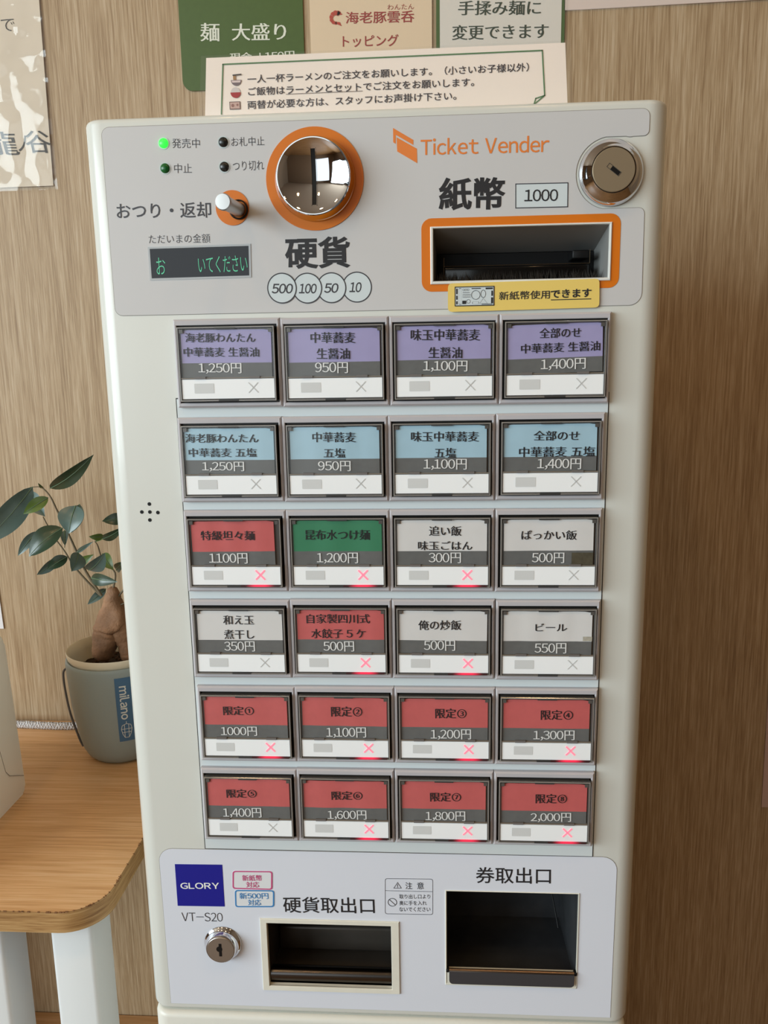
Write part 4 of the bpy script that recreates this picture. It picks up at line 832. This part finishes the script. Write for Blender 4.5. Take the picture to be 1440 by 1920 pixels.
link('rice_picture', fill2d([disc(x, z, 2.6, 0, 180)]), mat('rice_pale', (216,206,204), 0.6), nt_, (0, NY, Z0))
link('red_bowl_picture', fill2d([disc(x, z, 2.8, 180, 360)]), mat('bowl_red', (170,34,44), 0.6), nt_, (0, NY-.0001, Z0))
x, z = ic[2]
link('banknote_picture', fill2d([[mmv(p_) for p_ in rrect(x-3, x+3, z-2, z+2)]]), mat('note_brown', (110,84,80), 0.6), nt_, (0, NY, Z0))
link('banknote_face_picture', join_me([fill2d([[mmv(p_) for p_ in rrect(x-2.6, x+2.6, z-1.6, z+1.6)]])]), mat('note_pink', (206,170,160), 0.6), nt_, (0, NY-.0001, Z0))
link('banknote_marks_picture', join_me([fill2d([disc(x-1.2, z, .8)]), fill2d([disc(x+1.4, z+.2, .6)])]), mat('note_mark', (150,104,96), 0.6), nt_, (0, NY-.0002, Z0))

# ------------------------------------------------------------------ cards and sheets on the wall
def sheet(name, label, cat, outl, material, film_grow=0.0, y=WY, t=.0012, fm=None):
    cx = sum(p_[0] for p_ in outl)/len(outl)/1000; cz = min(p_[1] for p_ in outl)/1000
    o = thing(name, label, cat, (cx, y-.001, cz+Z0))
    link('card', fill2d([[mmv(p_) for p_ in outl]], t/2), material, o, (0, y-t/2-.0002, Z0))
    if film_grow:
        c = Vector((sum(p_[0] for p_ in outl)/len(outl), sum(p_[1] for p_ in outl)/len(outl)))
        gr = [(p_[0] + (film_grow if p_[0] > c.x else -film_grow), p_[1] + (film_grow if p_[1] > c.y else -film_grow)) for p_ in outl]
        link('laminate', fill2d([[mmv(p_) for p_ in gr]]), fm or m_film, o, (0, y-t-.0009, Z0), 'clear laminating film')
    return o
TY = WY - .0017
gr = sheet('noodle_size_card', 'dark green laminated card with rounded corners and white lettering, on the wall above the notice', 'card',
           rrect(-204, -91.0, 374.5, 520, 9), mat('green_card', (70,92,40), 0.5, vary=0.04, vscale=200), 0)
m_cw = mat('chalk_white_ink', (218,220,205), 0.6)
for rec in WALL_TEXT[3:6]:
    k, s, x0, z0, x1, z1, h = rec; link('lettering', text_fit(s, x0, z0, x1, z1, h, 'mincho_bold', True, lo=.8, hi=1.3), m_cw, gr, (0, TY, Z0))
cr = sheet('topping_card', 'cream laminated card with dark red lettering and a shrimp picture, on the wall', 'card', rrect(-84.9, 24.2, 372, 520, 2), mat('cream_card', (232,208,178), 0.55, vary=0.01), 3.0)
m_red = mat('dark_red_ink', (158,48,46), 0.6)
for rec in WALL_TEXT[6:9]:
    k, s, x0, z0, x1, z1, h = rec; link('lettering', text_fit(s, x0, z0, x1, z1, h, 'medium' if k == 'cream' else 'thin', lo=.8, hi=1.2), m_red, cr, (0, TY, Z0))
# shrimp: a curled segmented body with a fan tail
sc = Vector((-61.5, 429.8)); mes = []
for i in range(7):
    a = R(60 + i*34); r0, r1 = 2.6, 6.6 - i*0.28
    pts = [(sc.x + r0*math.cos(a-R(15)), sc.y + r0*math.sin(a-R(15))), (sc.x + r1*math.cos(a-R(16)), sc.y + r1*math.sin(a-R(16))), (sc.x + (r1+.3)*math.cos(a), sc.y + (r1+.3)*math.sin(a)), (sc.x + r1*math.cos(a+R(16)), sc.y + r1*math.sin(a+R(16))), (sc.x + r0*math.cos(a+R(15)), sc.y + r0*math.sin(a+R(15)))]
    mes.append(fill2d([[mmv(p_) for p_ in pts]]))
mes.append(fill2d([[mmv((sc.x-1, sc.y-4)), mmv((sc.x+5.0, sc.y-6.5)), mmv((sc.x+3.5, sc.y-3.2)), mmv((sc.x+0, sc.y-2.6))]]))
mes.append(fill2d([[mmv((sc.x+1, sc.y+2.4)), mmv((sc.x+6.0, sc.y+3.0)), mmv((sc.x+2.0, sc.y+6.3))]]))
link('shrimp_picture', join_me(mes), mat('shrimp_red', (186,62,44), 0.6), cr, (0, TY, Z0))
wh = sheet('noodle_change_card', 'white laminated card with green sides and dark lettering, on the wall', 'card', rrect(28.0, 141.0, 372, 520, 0), mat('green_trim_card', (66,96,44), 0.5), 2.5)
link('white_face', fill2d([[mmv(p_) for p_ in rrect(31.2, 138.0, 371, 519)]]), mat('white_wall_card', (226,220,212), 0.55), wh, (0, WY-.0016, Z0))
m_dg = mat('deep_green_ink', (48,62,50), 0.6)
for rec in WALL_TEXT[9:11]:
    k, s, x0, z0, x1, z1, h = rec; link('lettering', text_fit(s, x0, z0, x1, z1, h, 'mincho_bold', lo=.8, hi=1.2), m_dg, wh, (0, WY-.0019, Z0))
# handwritten sheet, wrinkled film
hs = thing('handwritten_sheet', 'crinkled laminated sheet with brush-written characters, on the wall at the upper left', 'sheet', (-.43, WY-.002, .2925+Z0))
link('paper', fill2d([[mmv(p_) for p_ in [(-560, 294.5), (-334.0, 296.2), (-331.2, 520), (-560, 520)]]], .0003), mat('washi_paper', (218,204,186), 0.7, vary=0.03, vscale=40), hs, (0, WY-.0016, Z0))
bm = bmesh.new(); nx, nz = 60, 60; grid = []
for j in range(nz+1):
    row = []
    for i in range(nx+1):
        x = -.56 + (-.3285+.56)*i/nx; z = .2920 + (.52-.292)*j/nz
        dsp = noise.noise(Vector((x*28, z*28, 0)))*.0022 + noise.noise(Vector((x*75+9, z*60, 3)))*.0009
        row.append(bm.verts.new((x, -.0045 - abs(dsp), z)))
    grid.append(row)
for j in range(nz):
    for i in range(nx): bm.faces.new((grid[j][i], grid[j][i+1], grid[j+1][i+1], grid[j+1][i]))
link('laminate', from_bm(bm, True), m_film2, hs, (0, WY, Z0), 'crinkled clear film')
for s, x0, z0, x1, z1, h in W['hw']:
    link('lettering', text_fit(s, x0, z0, x1, z1, h, 'hand' if s != 'で' else 'thin', False, -0.15 if s != 'で' else 0.1, lo=.6, hi=1.6), mat('brush_ink', (52,48,46), 0.6), hs, (0, WY-.0022, Z0))
sheet('hanging_sheet', 'pinkish white laminated sheet above the machine, only its bottom edge in view', 'sheet', [(140.5, 428.6), (420, 431.5), (420, 560), (140.5, 560)], mat('pinkish_paper', (226,208,200), 0.6), 2.6)
sheet('side_sheet', 'plain mauve-pink sheet on the wall at the right, low beside the machine', 'sheet', [(362.0, -334.5), (540, -333), (536, -60), (358.0, -60)], mat('mauve_paper', (196,170,164), 0.6), 0)
sheet('corner_sheet', 'plain white sheet on the wall at the left, behind the upright tabletop device', 'sheet', [(-600, -142), (-430.4, -143.3), (-436.0, 40), (-600, 40)], mat('plain_white_paper', (226,226,230), 0.6), 0)

# ------------------------------------------------------------------ desk
DZ = Z0 - .2470
DK = thing('desk', 'orange oak-topped desk with rounded corner and square white legs, left of the machine', 'desk', (-.62, .2, 0))
def desk_outline(x0, x1, y0, y1, r, n=10):
    pts = [(x0, y1), (x0, y0)]
    for i in range(n+1):
        t = R(-90 + 90*i/n); pts.append((x1-r + r*math.cos(t), y0+r + r*math.sin(t)))
    pts.append((x1, y1)); return pts
ol = desk_outline(-1.1, -.2125, .053, .3545, .030)
bm = bmesh.new(); topv = [bm.verts.new((x, y, DZ)) for x, y in ol]; bm.faces.new(topv)
link('desktop', from_bm(bm), m_desk, DK, (0, 0, 0), 'orange oak laminate top')
bm = bmesh.new(); tv = [bm.verts.new((x, y, DZ-.0003)) for x, y in ol]; bv = [bm.verts.new((x, y, DZ-.0165)) for x, y in ol]
for i in range(len(ol)): bm.faces.new((tv[i], tv[(i+1) % len(ol)], bv[(i+1) % len(ol)], bv[i]))
bm.faces.new(tv); bm.faces.new(bv[::-1])
link('edge_band', from_bm(bm, True, 30), m_edge, DK, (0, 0, 0), 'streaky oak edge of the desktop')
bm = bmesh.new()                                     # chipped glue line where top and edge meet
for i in range(1, len(ol)-1):
    a, b = Vector(ol[i]), Vector(ol[i+1]); n_ = max(1, int((b-a).length/.0011))
    for k in range(n_):
        if random.random() < .66: continue
        p_ = a.lerp(b, (k+random.random())/n_); s = random.uniform(.0003, .0007)
        if p_.x < -.45: continue
        add_box(bm, p_.x-s*1.5, p_.x+s*1.5, p_.y-s*.7, p_.y+s*.7, DZ-.0006, DZ+.00025)
link('chipped_edge', from_bm(bm), mat('chip_brown_dark', (128,88,54), 0.8), DK, (0, 0, 0), 'dark chipped line along the edge', 'stuff')
m_leg = mat('white_leg_paint', (222,226,228), 0.4, bump=0.05, bscale=300)
for x0, x1, y0, y1 in ((-.2583, -.2263, .070, .1040), (-.3270, -.2945, .070, .1040), (-1.06, -1.028, .070, .104), (-1.06, -1.028, .30, .334)):
    link('leg', box_me(x0, x1, y0, y1, 0, DZ-.0166, .0035, 4), m_leg, DK, (0, 0, 0))
link('shade_panel', box_me(-.520, -.500, .250, .3545, 0, DZ-.0166, .001, 1), m_leg, DK, (0, 0, 0))  # unseen panel added to darken the wall between the legs
sh = box_me(-1.1, -.165, .110, .3545, Z0-.6110-.018, Z0-.6110, .001, 2)
link('lower_shelf', sh, m_desk, DK, (0, 0, 0), 'lower oak shelf')
# upright device at the left edge: rounded slab
DV = thing('tabletop_device', 'beige-white tabletop device with rounded corners standing on the desk at the left edge', 'device', (-.39, .16, DZ))
bm = bmesh.new()
side = [(.2090, 0.0), (.2090, .128), (.2060, .1515), (.0600, .1400), (.0600, 0.0)]
sm = rrect(0, 1, 0, 1)
def rounded(poly, r, n=6):
    out = []
    for i in range(len(poly)):
        p0, p1, p2 = Vector(poly[i-1]), Vector(poly[i]), Vector(poly[(i+1) % len(poly)])
        rr = r[i]; a, c = p1 + (p0-p1).normalized()*rr, p1 + (p2-p1).normalized()*rr
        for j in range(n+1):
            t = j/n; out.append(tuple(a*(1-t)**2 + p1*2*t*(1-t) + c*t*t))
    return out
so = rounded([(.2120, 0.0), (.2080, .1520), (.0600, .1400), (.0600, 0.0)], [.006, .012, .01, .003])
r_v = [bm.verts.new((-.3445 + (z*-.02), y, DZ+z+.0002)) for y, z in so]; l_v = [bm.verts.new((-.47, y, DZ+z+.0002)) for y, z in so]
f1 = bm.faces.new(r_v); bm.faces.new(l_v[::-1])
for i in range(len(so)): bm.faces.new((r_v[i], l_v[i], l_v[(i+1) % len(so)], r_v[(i+1) % len(so)]))
bmesh.ops.bevel(bm, geom=list(f1.edges), offset=.002, segments=3, profile=.5, affect='EDGES')
link('housing', from_bm(bm, True, 35), mat('beige_housing', (246,242,232), 0.42, vary=0.01), DV, (0, 0, 0))
link('housing_seam', tube_me([(-.3445, .2105, DZ+.016), (-.3443, .188, DZ+.028), (-.3452, .184, DZ+.034), (-.3465, .170, DZ+.10)], .0003, 5), mat('seam_grey', (150,142,130), 0.6), DV, (0, 0, 0))
# braided cable
M = bpy.data.materials.new('white_braid'); M.use_nodes = True; nt = M.node_tree; b = nt.nodes['Principled BSDF']
tc = nt.nodes.new('ShaderNodeTexCoord'); ch = nt.nodes.new('ShaderNodeTexWave'); mp = nt.nodes.new('ShaderNodeMapping'); nt.links.new(tc.outputs['Object'], mp.inputs[0]); mp.inputs['Rotation'].default_value = (0, R(45), 0)
nt.links.new(mp.outputs[0], ch.inputs['Vector']); ch.inputs['Scale'].default_value = 180
cr_ = nt.nodes.new('ShaderNodeValToRGB'); cr_.color_ramp.elements[0].color = lin((176,176,182)); cr_.color_ramp.elements[1].color = lin((238,238,240)); nt.links.new(ch.outputs[0], cr_.inputs[0]); nt.links.new(cr_.outputs[0], b.inputs['Base Color']); b.inputs['Roughness'].default_value = 0.6
m_braid = M
CB = thing('braided_cable', 'white braided cable lying on the desk along the wall, running behind the plant pot', 'cable', (-.38, .342, DZ))
cpts = smooth_path([(-.56, .325, DZ+.0042), (-.47, .332, DZ+.0042), (-.42, .3365, DZ+.0042), (-.36, .334, DZ+.0042), (-.30, .3455, DZ+.0042), (-.23, .347, DZ+.0042)], 24)
link('cable_core', tube_me(cpts, .0033, 10), m_braid, CB, (0, 0, 0))
for st in range(8):                                   # braided strands, four each way
    pts = []
    for i, p_ in enumerate(cpts):
        pass
    N_ = 330; sgn = 1 if st < 4 else -1
    for i in range(N_+1):
        f = i/N_*(len(cpts)-1.001); k = int(f); c_ = cpts[k].lerp(cpts[k+1], f-k); a = sgn*i/N_*math.pi*2*24 + (st % 4)*math.pi/2
        pts.append((c_.x, c_.y + .0035*math.cos(a), c_.z + .0035*math.sin(a)))
    link('cable_strand', tube_me(pts, .00066, 4, False), m_braid, CB, (0, 0, 0))

# ------------------------------------------------------------------ potted ficus
PX, PY2 = -.284, .293
PF = thing('potted_ficus', 'small ginseng ficus with glossy leaves in a grey-blue pot, on the desk by the wall', 'plant', (PX, PY2, DZ))
prof = [(0, 0), (.026, 0), (.0310, .0015), (.0345, .005), (.0380, .012), (.0410, .024), (.0438, .042), (.0460, .064), (.0473, .084), (.0478, .097), (.0474, .0995), (.0462, .1005), (.0450, .1000), (.0446, .092)]
m_pot = mat('grey_blue_pot_glaze', (148,160,160), 0.5, bump=0.1, bscale=500, vary=0.02)
link('pot', lathe_me(prof, 72, 'Z', True, 60), m_pot, PF, (PX, PY2, DZ), 'grey-blue matt pot')
link('pot_liner', lathe_me([(.0440, .085), (.0444, .1005), (.0456, .1020), (.0466, .1075), (.0463, .1085), (.0452, .1080), (.0440, .098), (.0430, .070)], 72, 'Z', True, 60), mat('cream_liner', (226,218,196), 0.45), PF, (PX, PY2, DZ), 'cream inner pot rim')
bm = bmesh.new(); bmesh.ops.create_circle(bm, cap_ends=True, segments=40, radius=.0436); bmesh.ops.subdivide_edges(bm, edges=bm.edges[:], cuts=1)
bmesh.ops.triangulate(bm, faces=bm.faces[:]); bmesh.ops.subdivide_edges(bm, edges=bm.edges[:], cuts=3)
for v in bm.verts: v.co.z = noise.noise(v.co*180)*.003
sl = link('soil', from_bm(bm), mat('dark_soil', (52,38,28), 0.9, bump=0.6, bscale=900, vary=0.4, vscale=700), PF, (PX, PY2, DZ+.086))
bm = bmesh.new()
for i in range(90):
    a, r = random.uniform(0, 6.28), .040*math.sqrt(random.random()); s = random.uniform(.0008, .0022); c = Vector((r*math.cos(a), r*math.sin(a), .0012))
    q_ = bmesh.ops.create_icosphere(bm, subdivisions=1, radius=s); 
    for v in q_['verts']: v.co = v.co*random.uniform(.8, 1.2) + c
link('soil_crumbs', from_bm(bm), mat('bark_crumb', (84,58,40), 0.9, vary=0.3, vscale=300), PF, (PX, PY2, DZ+.086), None, 'stuff')
# strap handle
def pot_r(z):
    for (r0, h0), (r1, h1) in zip(prof, prof[1:]):
        if h0 <= z <= h1 and h1 > h0: return r0 + (r1-r0)*(z-h0)/(h1-h0)
    return .047
def onpot(deg, z, off=0.0):
    r = pot_r(z) + off; a = R(deg); return Vector((PX + r*math.cos(a), PY2 + r*math.sin(a), DZ+z))
sp_ = smooth_path([onpot(196, .090, .0005), onpot(198, .086, .0032), onpot(200, .070, .0038), onpot(203, .045, .0030), onpot(206, .020, .0012), onpot(208, .012, .0004)], 6)
link('strap', tube_me(sp_, .0011, 8), mat('dark_grey_cord', (98,96,98), 0.7), PF, (0, 0, 0), 'dark grey cord strap')
# blue label wrapped on the pot
LA0, LA1, LZ0, LZ1 = 287.0, 330.0, .028, .093
bm = bmesh.new(); gv = []
for j in range(9):
    gv.append([bm.verts.new(onpot(LA0+(LA1-LA0)*i/12, LZ0+(LZ1-LZ0)*j/8, .0003)) for i in range(13)])
for j in range(8):
    for i in range(12): bm.faces.new((gv[j][i], gv[j][i+1], gv[j+1][i+1], gv[j+1][i]))
lb = link('pot_label', from_bm(bm, True), mat('blue_label', (70,110,146), 0.5), PF, (0, 0, 0), 'blue label with white lettering running downwards')
def pot_text(s, z_top, z_bot, a_mid, h, sty, name='lettering'):
    """text running down the pot: x axis of the line points downwards"""
    V, F = text_raw(s, sty, True)
    a0, a1 = min(v[0] for v in V), max(v[0] for v in V); b0, b1 = min(v[1] for v in V), max(v[1] for v in V)
    out = []
    for x, z in V:
        zz = z_top + (z_bot-z_top)*(x-a0)/(a1-a0); u = ((z-b0)/(b1-b0) - .5)*h; out.append(onpot(a_mid + math.degrees(u/.046), zz, .0005))
    me = bpy.data.meshes.new('t'); me.from_pydata(out, [], F); me.update(); link(name, me, mat('label_white_ink', (222,226,222), 0.5), lb, (0, 0, 0))
pot_text('milano', .085, .051, 296.5, .0085, 'bold')
bm = bmesh.new()                              # two lines of print too small to read: word-length dashes
rl = random.Random(5)
for am, z1_ in ((311, .036), (306.5, .060)):
    z = .090
    while z > z1_:
        l_ = rl.uniform(.0015, .0045); d_ = .45
        bm.faces.new([bm.verts.new(onpot(am + q_[0], q_[1], .0005)) for q_ in ((-d_, z), (d_, z), (d_, z-l_), (-d_, z-l_))]); z -= l_ + .0010
link('small_print', from_bm(bm), mat('label_faint_ink', (150,176,196), 0.5), lb, (0, 0, 0))
bm = bmesh.new()
def pstroke(pts, w=.5):
    for a, b in zip(pts, pts[1:]):
        a, b = Vector(a), Vector(b); d_ = (b-a).normalized()*w/2; n_ = Vector((-d_.y, d_.x))
        bm.faces.new([bm.verts.new(onpot(296.5 + math.degrees(q_[0]/46.0), q_[1]/1000, .0005)) for q_ in (a-n_, b-n_, b+n_, a+n_)])
for pts in ([(-5, 41), (-4, 45), (0, 46.5), (4, 45), (5, 41), (4, 36), (2, 32), (-2, 32), (-4, 36), (-5, 41)], [(-5, 41), (5, 41)], [(-4.4, 37.5), (4.4, 37.5)], [(-2, 46), (-2, 32)], [(2, 46), (2, 32)], [(0, 46.5), (0, 49)]):
    pstroke(pts)
link('label_picture', from_bm(bm), mat('label_white_ink', (222,226,222), 0.5), lb, (0, 0, 0))
# trunk grown with a skin modifier
me = bpy.data.meshes.new('trunk')
tp = [((x/1000)+.004, y/1000, max(z/1000, -.158)+Z0, r/1000) for x, y, z, r in TRUNK]
edges = [(0, 1), (1, 2), (2, 3), (3, 4), (4, 5), (5, 6), (3, 7), (7, 8), (8, 9)]
me.from_pydata([t[:3] for t in tp], edges, []); o = bpy.data.objects.new('trunk', me); COL.objects.link(o)
sk = o.modifiers.new('s', 'SKIN'); 
for i, t in enumerate(tp): me.skin_vertices[0].data[i].radius = (t[3]*1.32, t[3]*1.32)
me.skin_vertices[0].data[3].use_root = True
ss = o.modifiers.new('u', 'SUBSURF'); ss.levels = 3; ss.render_levels = 3
bpy.context.view_layer.update()
tm = bpy.data.meshes.new_from_object(o.evaluated_get(bpy.context.evaluated_depsgraph_get())); bpy.data.objects.remove(o)
for v in tm.vertices:
    n_ = noise.noise(v.co*70)*.0030 + noise.noise(Vector((v.co.x*60, v.co.y*60, v.co.z*420)))*.0009; v.co = v.co + v.normal*n_
for pl in tm.polygons: pl.use_smooth = True
m_bark = mat('ficus_bark', (140,104,76), 0.75, bump=0.8, bscale=420, vary=0.35, vscale=45)
link('trunk', tm, m_bark, PF, (0, 0, 0), 'swollen forked bark-brown trunk')
m_stem = mat('stem_brown_green', (104,92,70), 0.6, vary=0.15, vscale=90)
for br in BRANCH:
    pts = smooth_path([(x/1000, y/1000, z/1000+Z0) for x, y, z, r in br], 5); n_ = len(pts); rr = []
    for i in range(n_):
        f = i/(n_-1)*(len(br)-1.001); k = int(f); rr.append((br[k][3]*(1-(f-k)) + br[k+1][3]*(f-k))/1000*.66)
    link('branch', tube_me(pts, rr, 8), m_stem, PF, (0, 0, 0))
LM = {'d': mat('dark_green_leaf', (42,62,44), 0.28, spec=0.6, vary=0.12, vscale=120), 'b': mat('glare_tinted_leaf', (84,106,102), 0.3, spec=0.6, vary=0.1, vscale=120), 'g': mat('fresh_green_leaf', (84,108,48), 0.32, spec=0.5, vary=0.1, vscale=120)}  # the blue-green one has sky glare put into its colour
m_rib = mat('leaf_rib', (92,114,86), 0.5)
camp = Vector((0.02434, -0.43921, 0.13295+Z0))
for li, (a, b, wd, k) in enumerate(LEAVES):
    a = Vector(a)/1000 + Vector((0, 0, Z0)); b = Vector(b)/1000 + Vector((0, 0, Z0)); ax = b-a; L_ = ax.length; ax.normalize()
    view = (camp-a).normalized(); wv = ax.cross(view).normalized(); nrm = wv.cross(ax).normalized()
    roll = R(random.Random(li*5+1).uniform(-32, 32)); wv2 = wv*math.cos(roll) + nrm*math.sin(roll); nr2 = nrm*math.cos(roll) - wv*math.sin(roll)
    hw = wd*1.3/2000/max(.75, math.cos(roll)); bm = bmesh.new(); rows = []; n_ = 14; sag = L_*.10
    for i in range(n_+1):
        t = i/n_; wpr = max(0.0, math.sin(math.pi*min(1, t**0.85)))**0.8*(1-.15*t) if 0 < t < 1 else 0.0
        if t > .85: wpr *= 1 - ((t-.85)/.15)**1.4*.55
        c = a + ax*(L_*t) + nr2*(sag*math.sin(math.pi*t) )
        rows.append([bm.verts.new(c + wv2*(hw*wpr*s) + nr2*(abs(s)**1.3*hw*wpr*.28)) for s in (-1, -.55, 0, .55, 1)])
    for r0, r1 in zip(rows, rows[1:]):
        for i in range(4): bm.faces.new((r0[i], r0[i+1], r1[i+1], r1[i]))
    bmesh.ops.remove_doubles(bm, verts=bm.verts[:], dist=1e-6)
    lf = link('leaf', from_bm(bm, True), LM[k], PF, (0, 0, 0), {'d': 'dark green glossy leaf', 'b': 'leaf with blue-green sky glare painted in', 'g': 'fresh green leaf'}[k])
    link('midrib', tube_me([a + ax*(L_*t) + nr2*(sag*math.sin(math.pi*t) + .0003) for t in (0, .2, .4, .6, .8, .95)], [.0005, .00045, .0004, .0003, .0002, .0001], 5), m_rib, lf, (0, 0, 0))

# ------------------------------------------------------------------ ceiling lamps (out of frame, seen in the chrome)
first = None
for lx, ly in [(-1.2, -0.9), (-0.5, -0.9), (0.3, -0.7), (1.1, -0.9), (-0.6, -2.0), (0.5, -2.0)]:
    o = thing('ceiling_lamp', 'small round warm ceiling downlight, %s, %s' % ('in the row nearer the wall' if ly > -1.5 else 'in the row farther from the wall', {-1.2: 'far left', -0.5: 'left of the machine', 0.3: 'just right of the machine', 1.1: 'far right', -0.6: 'left one', 0.5: 'right one'}[lx]), 'lamp', (lx, ly, 2.598), 'ceiling downlights')
    link('lamp_ring', lathe_me([(.06, 0), (.06, -.008), (.045, -.008), (.045, 0)], 24, 'Z'), mat('lamp_ring_black', (30,30,30), 0.5), o, (lx, ly, 2.6))
    link('lamp_lens', lathe_me([(.044, -.004), (0, -.004)], 24, 'Z'), mat('warm_lamp_lens', (255,220,170), 0.4, emit=(255,205,140), estr=60), o, (lx, ly, 2.6))
